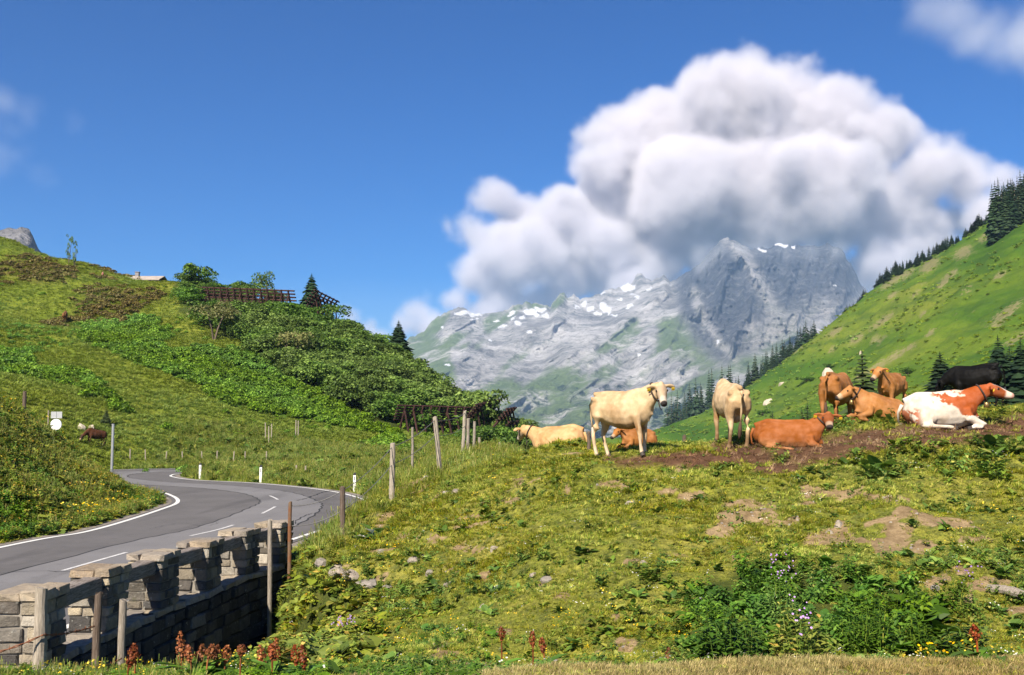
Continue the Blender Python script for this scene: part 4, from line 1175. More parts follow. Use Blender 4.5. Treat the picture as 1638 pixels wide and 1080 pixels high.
# ================================================================== RUSTY SNOW BARRIERS
M_IRON = plain('rusty_iron', (0.045, 0.021, 0.017), 0.45, 3, 0.85, 0.2, rnd=.2)
def snow_barrier(pa, pb, hgt, n_post, n_rail, label, lean=0.5, strut=1.6):
    """pa, pb: world points of the two lower ends"""
    pa, pb = Vector(pa), Vector(pb)
    root = empty('snow_barrier', pa)
    tag(root, label, 'snow barrier', 'rusty steel snow barriers on the slope')
    ax = pb - pa; L = ax.length; u = ax.normalized()
    dn = Vector((u.y, -u.x, 0)).normalized()            # towards the viewer, downhill
    if dn.y > 0: dn = -dn
    up = (Vector((0, 0, 1)) + dn * lean).normalized()
    for k in range(n_rail):
        f = 0.18 + 0.82 * k / (n_rail - 1)
        mb = MB()
        mb.tube([up * (hgt * f) + u * -.4 - dn * .05, up * (hgt * f) + u * (L + .4) - dn * .05], (.12), 5)
        mb.build('rail', M_IRON, root)
    for k in range(n_post):
        q = u * (L * (k + .5) / n_post)
        mb = MB(); mb.tube([q - up * .8 + dn * .1, q + up * (hgt * 1.04) + dn * .1], .14, 5); mb.build('post', M_IRON, root)
        mb = MB(); mb.tube([q + up * (hgt * .75) + dn * .1, q + dn * strut - Vector((0, 0, .9 + strut * .35))], .1, 5); mb.build('strut', M_IRON, root)
    return root
def bar_px(px0, py0, d0, px1, py1, d1, *a, **k):
    return snow_barrier(at(px0, py0, d0), at(px1, py1, d1), *a, **k)
bar_px(322, 484, 156, 472, 491, 148, 2.3, 14, 5, 'long rusty snow barrier along the hill crest in front of the bushes', lean=.35)
bar_px(488, 486, 148, 526, 503, 158, 2.4, 6, 5, 'short rusty snow barrier below the crest spruce', lean=.8)
bar_px(634, 676, 116, 742, 678, 122, 2.0, 8, 6, 'long low rusty snow barrier behind the three clustered posts', lean=.45)
bar_px(744, 672, 119, 784, 662, 128, 2.2, 6, 6, 'rusty snow barrier rising at the tip of the long one before a tall bush', lean=.8)
bar_px(792, 676, 118, 808, 672, 128, 2.0, 3, 5, 'small rusty barrier jutting out right of the tall bush', lean=.9)
bar_px(806, 686, 118, 820, 684, 124, 1.0, 2, 3, 'lowest small rusty barrier at the end of the shrub slope', lean=.9)
bar_px(656, 586, 146, 684, 590, 144, 1.0, 4, 3, 'small rusty barrier showing over the bush ridge beside the mountain', lean=.4)

# ================================================================== HUT ON THE SKYLINE
hx0, hx1 = at(181, 455, 178), at(257, 455, 182)
hut = empty('mountain_hut', (hx0.x, hx0.y, at(181, 452, 178).z - 2.2))
tag(hut, 'hut with a long pale roof peeping over the left hill crest', 'hut')
LH = (hx1 - hx0).length; HB = hut.location.z
M_SHING = plain('grey_shingles', (0.34, 0.29, 0.25), 0.2, 1.5, 0.9, 0.2)
M_TIMB = plain('hut_timber', (0.16, 0.11, 0.075), 0.25, 3, 0.85, 0.2)
zr = at(181, 438, 178).z - HB; ze = at(181, 446, 178).z - HB
mb = MB(); mb.box((LH / 2, 2.6, ze / 2 - .3), (LH - .6, 4.6, ze + .6)); mb.build('wall', M_TIMB, hut)
mb = MB(); mb.poly([(0, -.2, ze - .1), (LH, -.2, ze - .1), (LH, 2.6, zr), (0, 2.6, zr), (0, 5.4, ze - .1), (LH, 5.4, ze - .1)] + [(0, -.2, ze - .25), (LH, -.2, ze - .25), (LH, 2.6, zr - .15), (0, 2.6, zr - .15), (0, 5.4, ze - .25), (LH, 5.4, ze - .25)],
                   [(0, 1, 2, 3), (3, 2, 5, 4), (7, 6, 9, 8), (8, 9, 10, 11), (0, 6, 7, 1), (1, 7, 8, 2), (2, 8, 11, 5), (5, 11, 10, 4), (4, 10, 9, 3), (3, 9, 6, 0)])
roof = mb.build('roof', M_SHING, hut)
mb = MB(); mb.box((LH * .4, 2.6, zr + .2), (.6, .7, .8)); mb.box((LH * .4, 2.6, zr + .66), (.75, .85, .1)); mb.build('chimney', plain('chimney_stone', (.2, .19, .2), .2, 3), roof)
# vent or mast with a small hood left of the hut
mp = at(164, 446, 176); gz = mp.z - 1.0
mast = empty('mast', (mp.x, mp.y, gz)); tag(mast, 'short mast with a small hood on the left skyline beside the hut', 'mast')
mb = MB(); mb.tube([(0, 0, 0), (0, 0, 1.9)], .05, 6); mb.build('shaft', M_GALV, mast)
mb = MB(); mb.tube([(0, 0, 1.6), (0, 0, 1.85), (0, 0, 2.2)], [.16, .2, .04], 8); mb.build('hood', plain('hood_red', (.3, .12, .1), .1, 3), mast)
# ================================================================== TREES AND SHRUBS
def leaf_mat(name, lo, hi, trans=0.3, rnd_val=0.3, hue=0.02):
    t = NT(name)
    c = t.ramp(t.isl(), [(0.0, lo), (0.55, tuple((a + b) / 2 for a, b in zip(lo, hi))), (1.0, hi)])
    r = t.rnd()
    c = t.hsv(c, t.rng(r, 0, 1, 0.5 - hue, 0.5 + hue), 1.0, t.rng(t.math('FRACT', t.math('MULTIPLY', r, 7.31)), 0, 1, 1 - rnd_val, 1 + rnd_val))
    return t.leaf(c, trans)
M_SPRUCE = leaf_mat('spruce_needles', (0.012, 0.028, 0.012), (0.035, 0.062, 0.024), 0.15, 0.25)
M_YSPRUCE = leaf_mat('young_spruce_needles', (0.02, 0.035, 0.012), (0.06, 0.085, 0.028), 0.2, 0.2)
def alder_mat():
    t = NT('alder_leaves')
    c = t.ramp(t.isl(), [(0, (0.045, 0.10, 0.012)), (.55, (0.095, 0.175, 0.02)), (1, (0.165, 0.265, 0.034))])
    p = t.pos(); n = t.noise(p, 0.22, 3, 0.6); n2 = t.noise(p, 0.05, 3, .6)
    c = t.hsv(c, t.rng(n2, .35, .65, .515, .485), t.rng(n2, .3, .7, 1.05, .9), t.math('MULTIPLY', t.rng(n, .3, .7, .62, 1.3), t.rng(n2, .35, .65, .85, 1.15)))
    return t.leaf(c, 0.3)
M_ALDER = alder_mat()
M_PALELEAF = leaf_mat('pale_leaves', (0.1, 0.12, 0.035), (0.24, 0.25, 0.085), 0.3, 0.2)
M_FERN = leaf_mat('fern_leaves', (0.04, 0.1, 0.01), (0.13, 0.235, 0.028), 0.35, 0.3, 0.02)
M_BARK = plain('bark', (0.13, 0.1, 0.075), 0.35, 5, 0.9, 0.1)

def spruce_mesh(seed, levels=26, per=9, width=0.17, mat=None, ragged=0.3):
    """unit height spruce crown made of drooping sprays"""
    r = random.Random(seed); mb = MB()
    for k in range(levels):
        t_ = k / (levels - 1)
        z = 0.05 + 0.93 * t_
        R = width * (1 - t_) ** 0.82 * r.uniform(.86, 1.1) + 0.008
        if t_ < .12: R *= .7 + 2.3 * t_
        n = max(4, int(per * (1 - t_ * .5)))
        a0 = r.uniform(0, 6.28)
        for j in range(n):
            if r.random() < .07: continue
            a = a0 + 6.283 * j / n + r.uniform(-.3, .3)
            L = R * r.uniform(1 - ragged, 1.12)
            dx, dy = math.cos(a), math.sin(a); sx, sy = -dy, dx
            w = L * r.uniform(.26, .36) + .006
            droop = L * r.uniform(.25, .55); lift = L * .12
            P = [(0, 0, z), (dx * L * .5 + sx * w, dy * L * .5 + sy * w, z - droop * .42 - lift * .5), (dx * L, dy * L, z - droop), (dx * L * .5 - sx * w, dy * L * .5 - sy * w, z - droop * .42 - lift * .5),
                 (dx * L * .55, dy * L * .55, z - droop * .3 + lift), (dx * L * .82 + sx * w * .8, dy * L * .82 + sy * w * .8, z - droop * .95), (dx * L * .82 - sx * w * .8, dy * L * .82 - sy * w * .8, z - droop * .95)]
            mb.poly(P, [(0, 1, 4), (0, 4, 3), (1, 5, 4), (4, 5, 2), (4, 2, 6), (3, 4, 6)])
    mb.tube([(0, 0, .93), (0, 0, 1.0)], [.006, .001], 4)
    return mb.mesh('crown', mat or M_SPRUCE)
def trunk_mesh(r0=.016, top=.95):
    mb = MB(); mb.tube([(0, 0, -.06), (0, 0, .3), (0, 0, top)], [r0, r0 * .75, r0 * .15], 7)
    return mb.mesh('trunk', M_BARK, True)
SPRUCES = [spruce_mesh(s, 22 + 2 * s, 8 + s % 3, (.15, .19, .17, .22, .16)[s], None, (.3, .45, .35, .5, .4)[s]) for s in range(5)]
NEAR_SPRUCE = [spruce_mesh(60 + s, 34, 11, 0.2, M_YSPRUCE, .38) for s in range(2)]
DENSE = [spruce_mesh(80 + s, 40, 15, .25, M_SPRUCE, .4) for s in range(3)]
TRUNK = trunk_mesh()
def spruce(p, h, label, group=None, mesh=None, wide=1.0, cat='spruce tree', yaw=None):
    root = empty('spruce_tree', p, (0, 0, random.uniform(0, 6.28) if yaw is None else yaw))
    root.scale = (h * wide, h * wide, h)
    add('crown', mesh or random.choice(SPRUCES), None, root); add('trunk', TRUNK, None, root)
    return tag(root, label, cat, group)

# stands along the skyline of the right hill
rt = random.Random(8)
def ridge_py(px):
    R = np.array(RIGHT_RIDGE); return float(np.interp(px, R[:, 0], R[:, 1])), float(np.interp(px, R[:, 0], R[:, 2]))
ORDN = ['first', 'second', 'third', 'fourth', 'fifth', 'sixth', 'seventh', 'eighth', 'ninth', 'tenth', 'eleventh', 'twelfth', 'thirteenth', 'fourteenth', 'fifteenth', 'sixteenth', 'seventeenth', 'eighteenth', 'nineteenth', 'twentieth', 'twenty-first', 'twenty-second', 'twenty-third', 'twenty-fourth', 'twenty-fifth', 'twenty-sixth', 'twenty-seventh', 'twenty-eighth', 'twenty-ninth', 'thirtieth']
def stand(n, px0, px1, hp0, hp1, label, group, off=(0, 10), dmul=(0.99, 1.08)):
    for k in range(n):
        px = px0 + (px1 - px0) * (k + rt.uniform(.1, .9)) / n
        py, d = ridge_py(px)
        D = d * rt.uniform(*dmul)
        x = float(ray(px, py)[0]) * D
        gz = ground_z(x, D)
        hp = rt.uniform(hp0, hp1)
        # stands at its own ground; height as seen over the skyline
        top = at(px, py - hp + rt.uniform(*off), D)
        h = max(3.0, top.z - gz)
        spruce((x, D, gz - .3), h, ORDN[k] + ' spruce from the left ' + label, group, wide=rt.uniform(.9, 1.7) * max(.8, min(1.5, 16 / h)))
stand(16, 1585, 1640, 34, 62, 'in the steep tall stand at the upper right edge', 'spruces at the top of the right hill', (0, 8))
stand(14, 1540, 1590, 14, 30, 'in the skyline clump beside the tallest stand', 'spruces in the skyline clump left of the tallest stand', (0, 4))
stand(22, 1450, 1535, 14, 30, 'in the long low skyline row on the right hill', 'spruces in the long skyline row', (0, 6))
stand(12, 1402, 1445, 16, 34, 'in the middle skyline group on the right hill', 'spruces in the middle skyline group', (0, 6))
stand(10, 1338, 1388, 12, 24, 'low on the steep part of the right skyline', 'spruces low on the steep skyline', (0, 6))
stand(30, 1175, 1305, 30, 62, 'in the stand between rump cow and steep slope', 'spruces behind the lower right skyline', (0, 12), (1.0, 1.1))
stand(30, 1066, 1172, 46, 84, 'in the lowest stand behind the pale standing cow', 'spruces behind the pale standing cow', (0, 14), (1.02, 1.14))

# a spur of trees that runs down the steep stand
for k in range(12):
    px = 1640 - k * 5.0; py = 345 + k * 3.6
    p = on_ground(px, py + 8, 180, 430)
    spruce(p, rt.uniform(15, 22), ORDN[k] + ' spruce down the spur running from the upper right stand', 'spruces at the top of the right hill') if k < 11 else None

# young trees on the slope behind the cows
def spruce_px(px, py_top, py_base, d, label, mesh, wide=1.0, group=None):
    b_ = at(px, py_base, d); gz = ground_z(b_.x, d); h = at(px, py_top, d).z - gz
    return spruce((b_.x, d, gz - .05), h, label, group, mesh, wide)
spruce_px(1381, 557, 640, 60, 'young sunlit spruce between the two brown standing cows', NEAR_SPRUCE[0], 1.65)
spruce_px(1292, 641, 672, 52, 'small spruce sapling behind the red cow that faces us', NEAR_SPRUCE[1], 1.5)
spruce_px(1283, 652, 674, 52, 'tiny spruce sapling left of the small one behind the red cow', NEAR_SPRUCE[0], 1.7)
spruce_px(1236, 655, 676, 52, 'tiny dark spruce sapling alone near the rump of the red cow', NEAR_SPRUCE[0], 1.5)
spruce_px(1506, 561, 640, 90, 'broad dark bushy spruce left of the black cow', DENSE[0], 1.9)
spruce_px(1600, 534, 640, 92, 'tall dark spruce behind the rump of the black cow', DENSE[1], 1.4)
spruce_px(1618, 552, 640, 95, 'dark spruce just right of the tallest one behind the black cow', DENSE[2], 1.6)
spruce_px(1636, 540, 645, 90, 'dark spruce cut by the right picture edge beside the black cow', DENSE[0], 1.5)
spruce_px(1592, 590, 660, 88, 'low spruce at the foot of the tall one behind the black cow', DENSE[1], 1.9)

# left hill: single conifers
spruce_px(498, 436, 480, 152, 'lone dark spruce on the crest between the two upper snow barriers', DENSE[2], 1.5)
spruce_px(637, 511, 590, 143, 'lone spruce on the bush ridge in front of the clouds', DENSE[1], 1.8)
spruce_px(169, 650, 690, 92, 'small dark spruce on the meadow behind the grazing brown cow', NEAR_SPRUCE[1], 1.8)

# broadleaf shrubs: leaf clumps spread through a lumpy volume
def leaf_cloud(seed, n, size, lobes, flat=.75, up=.3):
    """vertices and faces of n bent leaf pairs in the volume of the lobes [(centre, radius)]"""
    r = np.random.default_rng(seed)
    C = np.array([l[0] for l in lobes], float); Rr = np.array([l[1] for l in lobes], float)
    pr = Rr ** 2 / (Rr ** 2).sum()
    k = r.choice(len(lobes), n, p=pr)
    d = r.normal(size=(n, 3)); d /= np.linalg.norm(d, axis=1)[:, None]
    d[:, 2] = np.where(d[:, 2] < -.3, -d[:, 2], d[:, 2])
    rad = Rr[k] * (0.55 + 0.5 * r.random(n) ** .5)
    c = C[k] + d * rad[:, None] * np.array([1, 1, flat])
    nrm = d * .7 + r.normal(size=(n, 3)) * .6 + np.array([0, 0, up]); nrm /= np.linalg.norm(nrm, axis=1)[:, None]
    t1 = np.cross(nrm, r.normal(size=(n, 3))); t1 /= np.linalg.norm(t1, axis=1)[:, None]
    t2 = np.cross(nrm, t1)
    s = size * r.uniform(.55, 1.25, n)[:, None]
    V = np.stack([c - t1 * s, c - t2 * s * .55 + nrm * s * .12, c + t1 * s, c + t2 * s * .55 + nrm * s * .12], 1).reshape(-1, 3)
    F = np.arange(4 * n).reshape(-1, 4)
    return V, F
def bush_lobes(seed, n=7, h=1.0):
    r = random.Random(seed)
    L = [((0, 0, .42 * h), .42)]
    for _ in range(n):
        a = r.uniform(0, 6.28); q = r.uniform(.2, .5)
        L.append(((math.cos(a) * q, math.sin(a) * q, r.uniform(.25, .72) * h), r.uniform(.2, .34)))
    return L
BUSHES = []
for s in range(6):
    V, F = leaf_cloud(100 + s, 1000, .052, bush_lobes(s))
    BUSHES.append((V, F))
# the thicket is one dense mass of alder scrub
NO_BUSH = [[(628, 678), (752, 680), (790, 676), (815, 690), (815, 712), (740, 716), (628, 708)]]
def thicket(name, n, poly, dr, hr, label, seed, mat, wide=(1.0, 1.5)):
    r = random.Random(seed); VV, FF = [], []; off = 0
    xs = [p[0] for p in poly]; ys = [p[1] for p in poly]; cnt = 0; tries = 0
    cand = []
    while cnt < n and tries < n * 40:
        tries += 1
        px, py = r.uniform(min(xs), max(xs)), r.uniform(min(ys), max(ys))
        if not in_poly(np.array([px]), np.array([py]), poly)[0]: continue
        if any(in_poly(np.array([px]), np.array([py]), q)[0] for q in NO_BUSH) and r.random() < .93: continue
        cand.append((px, py)); cnt += 1
    A = np.array(cand); a, b = ray(A[:, 0], A[:, 1])
    ds = np.linspace(dr[0], dr[1], 90)
    H = height(a[:, None] * ds, np.repeat(ds[None], len(A), 0)) - (CAM_Z + b[:, None] * ds)
    hit = (H > 0)
    for i in range(len(A)):
        if not hit[i].any(): continue
        k = int(np.argmax(hit[i])); d = ds[k]
        x = float(a[i]) * d; z = CAM_Z + float(b[i]) * d
        V, F = BUSHES[r.randrange(len(BUSHES))]
        h = r.uniform(*hr); w = h * r.uniform(*wide); th = r.uniform(0, 6.28); c, s = math.cos(th), math.sin(th)
        M = np.array([[c * w, -s * w, 0], [s * w, c * w, 0], [0, 0, h]])
        VV.append(V @ M.T + np.array([x, d, z - .25])); FF.append(F + off); off += len(V)
    me = mesh_np(name, np.vstack(VV), np.vstack(FF), False, mat)
    return tag(add(name, me), label, kind='stuff')
SHRUB_MASS = [(290, 470), (318, 508), (380, 512), (470, 512), (500, 516), (560, 535), (640, 590), (700, 627), (775, 668), (815, 700), (835, 716), (790, 712), (740, 700), (640, 692), (560, 655), (470, 610), (385, 545), (322, 522), (288, 482)]
thicket('alder_scrub', 560, SHRUB_MASS, (90, 175), (2.0, 3.4), 'dense mass of green alder scrub over the slope with the snow barriers', 4, M_ALDER)
CREST = [(292, 452), (340, 462), (470, 480), (545, 510), (545, 520), (470, 490), (330, 474), (292, 470)]
thicket('alder_scrub', 60, CREST, (140, 182), (1.6, 2.8), 'fringe of alder scrub along the crest behind the upper barrier', 6, M_ALDER)
TIP = [(745, 690), (790, 672), (835, 705), (845, 722), (800, 722), (750, 715)]
thicket('alder_scrub', 40, TIP, (85, 128), (1.8, 3.0), 'alder scrub at the low end of the slope below the barriers', 7, M_ALDER)

def shrub(px, py_base, d, h_px, w_px, label, mat, seed, trunk=True, n=900, leaf=.06, cat='shrub', name='shrub', thin=False, hgt=None):
    p = at(px, py_base, d); gz = ground_z(p.x, d)
    h = hgt or h_px / FPX * d; w = w_px / FPX * d
    root = empty(name, (p.x, d, gz - .1)); root.scale = (w, w, h + max(0, p.z - gz))
    lob = bush_lobes(seed, 9)
    if trunk: lob = [((c[0], c[1], .35 + c[2] * .72), r_ * .82) for c, r_ in lob]
    if thin: lob = [((c[0] * .6, c[1] * .6, .3 + .8 * k_ / len(lob)), r_ * .55) for k_, (c, r_) in enumerate(lob)]
    V, F = leaf_cloud(seed, n, leaf, lob)
    add('crown', mesh_np('crown', V, F, False, mat), None, root)
    mb = MB(); rr = random.Random(seed)
    for k in range(4):
        a = rr.uniform(0, 6.28)
        mb.tube([(0, 0, -.05), (math.cos(a) * .08, math.sin(a) * .08, .3), (math.cos(a) * .25, math.sin(a) * .25, .75)], [.025, .02, .006], 5)
    mb.build('trunk', M_BARK, root)
    return tag(root, label, cat)
shrub(342, 546, 134, 66, 74, 'pale yellowish small tree with bare lower stems above the fern belt', M_PALELEAF, 31, True, 1100, .035, 'tree', 'small_tree')
shrub(318, 476, 164, 46, 44, 'rounded green bush left of the long upper snow barrier', M_ALDER, 33)
shrub(424, 484, 166, 52, 34, 'small pale green tree rising over the upper snow barrier', M_ALDER, 34, False, 1100, .04, 'tree', 'small_tree')
shrub(770, 692, 124, 74, 70, 'tall dense green bush behind the rising snow barrier', M_ALDER, 35, False, 1300, .05)
shrub(465, 600, 128, 60, 60, 'olive bush with bare twigs in the middle of the scrub slope', M_PALELEAF, 37, True, 400, .05)
shrub(535, 512, 150, 30, 50, 'twiggy bush at the outer end of the short upper barrier', M_ALDER, 38, True, 420, .06)
shrub(800, 726, 92, 34, 60, 'dark low bush on the crest left of the resting pale cow', M_ALDER, 39, False, 900, .06)
sap = shrub(110, 418, 176, 40, 16, 'left one of two thin saplings on the left skyline', M_ALDER, 41, True, 420, .045, 'sapling', 'sapling', True)
sap2 = shrub(119, 424, 174, 38, 16, 'right one of two thin saplings on the left skyline', M_ALDER, 42, True, 380, .045, 'sapling', 'sapling', True)
sap['group'] = sap2['group'] = 'thin saplings on the left skyline'

# shrubs on the right hill
rs = random.Random(5)
for (px, py, hp, wp, lab) in [(1452, 600, 14, 22, 'round dark bush on the slope right of the brown cow facing us'), (1220, 665, 12, 24, 'dark low bush on the slope beyond the rump cow'), (1290, 612, 10, 26, 'flat dark bush on the lower slope beside a pale rock'), (1325, 590, 9, 20, 'small dark bush on the slope left of the pale boulder')]:
    p = on_ground(px, py, 60, 420)
    shrub(px, py + 2, p.y, hp, wp, lab, M_ALDER, int(px), False, 500, .08)
# ================================================================== CATTLE
def hide_mat():
    t = NT('cow_hide'); v = t.obj()
    c = t.attr('tint', 'Color')
    n1 = t.noise(v, 5, 5, 0.6); n2 = t.noise(v, 60, 3, 0.6, stretch=(.4, 1, 1))
    c = t.hsv(c, 0.5, t.rng(n1, .3, .7, 1.05, .95), t.rng(n1, 0.3, 0.7, 0.84, 1.12))
    return t.finish(c, 0.62, t.bump(t.math('ADD', t.math('MULTIPLY', n1, .6), t.math('MULTIPLY', n2, .3)), 0.5, 0.015), 0.12)
M_HIDE = hide_mat()
M_HOOF = plain('hoof', (0.05, 0.04, 0.032), 0.3, 10, 0.6)
M_EYE = plain('cow_eye', (0.012, 0.009, 0.008), 0.1, 10, 0.15, 0.6)
M_TAG = plain('yellow_tag', (0.75, 0.5, 0.03), 0.05, 10, 0.5, 0.3)
M_COLLAR = plain('leather_collar', (0.045, 0.03, 0.025), 0.3, 12, 0.6, 0.3)
M_BELL = plain('brass_bell', (0.3, 0.2, 0.08), 0.2, 12, 0.4, 0.5, 0.7)
M_TUFT = plain('tail_hair', (0.07, 0.04, 0.025), 0.3, 12, 0.9)
M_PTUFT = plain('pale_tail_hair', (0.5, 0.4, 0.3), 0.2, 12, 0.9)
M_HORN = plain('horn', (0.3, 0.25, 0.18), 0.2, 12, 0.5)

def head_frame(poll, yaw, pitch):
    """axes of a head whose muzzle points along yaw (from +x, local) and pitch"""
    hd = Vector((math.cos(pitch) * math.cos(yaw), math.cos(pitch) * math.sin(yaw), math.sin(pitch)))
    side = hd.cross(Vector((0, 0, 1))).normalized()
    up = side.cross(hd).normalized()
    return hd, side, up

def make_cow(label, pose, base, poll=None, head_yaw=0.0, head_pitch=-0.6, scale=1.0, tints=None, tags=2, collar=True, bell=False, group='cattle resting and standing on the hillock',
             voxel=0.024, step=0.0, tail='hang', tuft=M_TUFT, parts=True, patches=None, udder=False, seed=1, long=1.0, wide=1.0):
    rr = random.Random(seed)
    mb = MB()
    T = dict(base=(0.5, 0.36, 0.22), leg=None, belly=None, face=None, muzzle=(0.6, 0.5, 0.4), nose=(0.035, 0.028, 0.026), poll=None)
    T.update(tints or {})
    hooves, knees = [], []
    if pose == 'stand':
        torso = [(-.82, 1.13, .10, .12), (-.76, 1.10, .19, .21), (-.62, 1.05, .25, .285), (-.40, 1.0, .275, .325), (-.1, .945, .305, .375), (.15, .93, .305, .39), (.38, .955, .265, .375), (.56, .995, .215, .345), (.70, 1.0, .165, .28), (.80, .99, .10, .17)]
        mb.tube([(x, 0, z) for x, z, w, h in torso], [(w, h) for x, z, w, h in torso], 16)
        mb.tube([(-.80, 0, 1.33), (-.4, 0, 1.315), (.1, 0, 1.28), (.5, 0, 1.31), (.66, 0, 1.26)], [.05, .07, .06, .075, .06], 8)       # back line
        for s in (-1, 1):
            mb.ball((-.64, s * .18, 1.21), (.12, .06, .07), 8, 6)                       # hip bone
            f = step * s
            mb.tube([(-.60, s * .14, 1.08), (-.60 + f * .1, s * .17, .84), (-.66 + f * .3, s * .175, .64), (-.75 + f * .6, s * .17, .47), (-.72 + f * .8, s * .165, .28), (-.68 + f, s * .165, .12), (-.66 + f, s * .165, .03)],
                    [(.12, .24), (.115, .2), (.075, .105), (.048, .062), (.042, .046), (.047, .05), (.055, .06)], 10)
            hooves.append((-.64 + f, s * .165))
            f = -step * s * .7
            mb.tube([(.46, s * .14, 1.02), (.45, s * .185, .80), (.46 + f * .3, s * .17, .62), (.48 + f * .6, s * .16, .40), (.47 + f * .8, s * .155, .26), (.47 + f, s * .155, .11), (.48 + f, s * .155, .03)],
                    [(.10, .17), (.10, .14), (.068, .082), (.056, .06), (.039, .043), (.045, .048), (.052, .058)], 10)
            hooves.append((.50 + f, s * .155))
        mb.tube([(.62, 0, .95), (.72, 0, .80), (.66, 0, .68)], [(.09, .14), (.06, .10), (.04, .07)], 8)         # brisket
        if udder: mb.ball((-.42, 0, .66), (.17, .13, .12), 10, 7)
        nb = Vector((.58, 0, 1.10)); poll = Vector(poll or (1.08, 0, 1.42)); neck_r = [(.16, .27), (.115, .20), (.095, .135)]
        tail_p = [(-.84, 0, 1.27), (-.92, .0, 1.12), (-.93, .02, .85), (-.92, .03, .6)]
    else:
        torso = [(-.80, .46, .12, .14), (-.72, .44, .24, .26), (-.52, .43, .34, .36), (-.25, .40, .37, .39), (.05, .40, .38, .40), (.30, .43, .345, .41), (.50, .47, .28, .38), (.64, .48, .21, .30), (.74, .46, .12, .18)]
        mb.tube([(x, 0, z) for x, z, w, h in torso], [(w, h) for x, z, w, h in torso], 16)
        mb.tube([(-.80, 0, .63), (-.5, 0, .77), (-.1, 0, .78), (.3, 0, .82), (.54, 0, .80)], [.06, .07, .06, .07, .06], 8)
        for s in (-1, 1):
            mb.ball((-.54, s * .2, .64), (.13, .08, .08), 8, 6)
            mb.ball((-.42, s * .30, .30), (.30, .14, .26), 10, 8, Matrix.Rotation(-.5, 3, 'Y'))              # thigh
            mb.tube([(-.2, s * .38, .22), (-.02, s * .43, .17), (-.22, s * .46, .085), (-.5, s * .45, .075)] if False else [(-.28, s * .40, .12), (-.5, s * .42, .08), (-.2, s * .47, .07), (.05, s * .46, .06), (.14, s * .45, .045)],
                    [(.09, .09), (.06, .06), (.048, .048), (.046, .044), (.05, .042)], 8)
            hooves.append((.18, s * .45))
            mb.tube([(.46, s * .22, .42), (.52, s * .29, .25), (.74, s * .26, .15), (.86, s * .24, .10), (.78, s * .27, .06), (.60, s * .30, .055), (.54, s * .31, .05)],
                    [(.12, .15), (.10, .11), (.066, .07), (.058, .06), (.045, .045), (.045, .042), (.05, .042)], 8)
            hooves.append((.52, s * .31))
        mb.tube([(.62, 0, .42), (.72, 0, .26), (.62, 0, .14)], [(.10, .12), (.08, .09), (.07, .07)], 8)
        nb = Vector((.52, 0, .62)); poll = Vector(poll or (1.0, 0, .98)); neck_r = [(.17, .25), (.125, .19), (.10, .135)]
        tail_p = [(-.83, 0, .55), (-.90, .05, .38), (-.88, .16, .16), (-.72, .34, .07), (-.5, .45, .06)] if tail == 'curl' else [(-.81, 0, .55), (-.86, .02, .36), (-.84, .08, .14), (-.74, .18, .06)]
    hd, side, up = head_frame(poll, head_yaw, head_pitch)
    # neck, bent towards the head
    p1 = nb.lerp(poll, .55) + Vector((0, 0, .02))
    mb.tube([nb - (poll - nb).normalized() * .12, nb.lerp(poll, .18), p1, poll - hd * .02 + up * -.02], [neck_r[0], neck_r[0], neck_r[1], neck_r[2]], 12)
    S = [(-.06, .06, .06, .0), (0, .105, .105, -.01), (.09, .122, .122, -.02), (.19, .112, .115, -.035), (.30, .084, .092, -.045), (.40, .075, .074, -.05), (.46, .078, .066, -.052), (.50, .055, .042, -.055)]
    K_ = 1.12
    mb.tube([poll + hd * s * 1.04 + up * o for s, a, b_, o in S], [(a * K_, b_ * K_) for s, a, b_, o in S], 12, flat=tuple(up))
    mb.ball(poll + up * .085 + hd * -.01, (.07, .07, .05), 8, 6)
    ears = []
    for s in (-1, 1):
        e0 = poll + side * (s * .10) + up * .03 - hd * .0
        e1 = poll + side * (s * .22) + up * .015 - hd * .02
        e2 = poll + side * (s * .34) + up * -.035 - hd * .015
        mb.tube([e0, e1, e1.lerp(e2, .6), e2], [(.036, .035), (.03, .062), (.028, .056), (.014, .02)], 8, flat=tuple(up))
        ears.append((e1.lerp(e2, .55), s))
        mb.ball(poll + hd * .135 + side * (s * .108) + up * .03, (.035, .035, .03), 6, 5)
    tmp = add('cow_form', mb.mesh('cow_form'))
    md = tmp.modifiers.new('r', 'REMESH'); md.mode = 'VOXEL'; md.voxel_size = voxel / 1.0
    sm = tmp.modifiers.new('s', 'SMOOTH'); sm.factor = .55; sm.iterations = 4
    dg = bpy.context.evaluated_depsgraph_get()
    me = bpy.data.meshes.new_from_object(tmp.evaluated_get(dg))
    bpy.data.objects.remove(tmp)
    me.name = 'body'
    n = len(me.vertices); P = np.empty(n * 3, np.float32); me.vertices.foreach_get('co', P); P = P.reshape(-1, 3)
    # a little muscle and rib relief
    P[:, 1] += np.sign(P[:, 1]) * 0.016 * fbm(P[:, 0] * 6, P[:, 2] * 4, 3, seed) * (np.abs(P[:, 1]) > .05)
    me.vertices.foreach_set('co', P.ravel())
    T = {k_: (tuple(q * .78 for q in v_) if isinstance(v_, tuple) and k_ != 'patch' else v_) for k_, v_ in T.items()}
    C = np.repeat(np.array([T['base']], float), n, 0)
    def blend(w, c):
        nonlocal C
        w = np.clip(w, 0, 1)[:, None]; C = C * (1 - w) + np.array(c)[None] * w
    z = P[:, 2]
    blend(smooth(.0, .45, fbm(P[:, 0] * 2.2, P[:, 2] * 2.2 + P[:, 1], 4, seed + 5)) * .5, (T['base'][0] * .66, T['base'][1] * .55, T['base'][2] * .45))
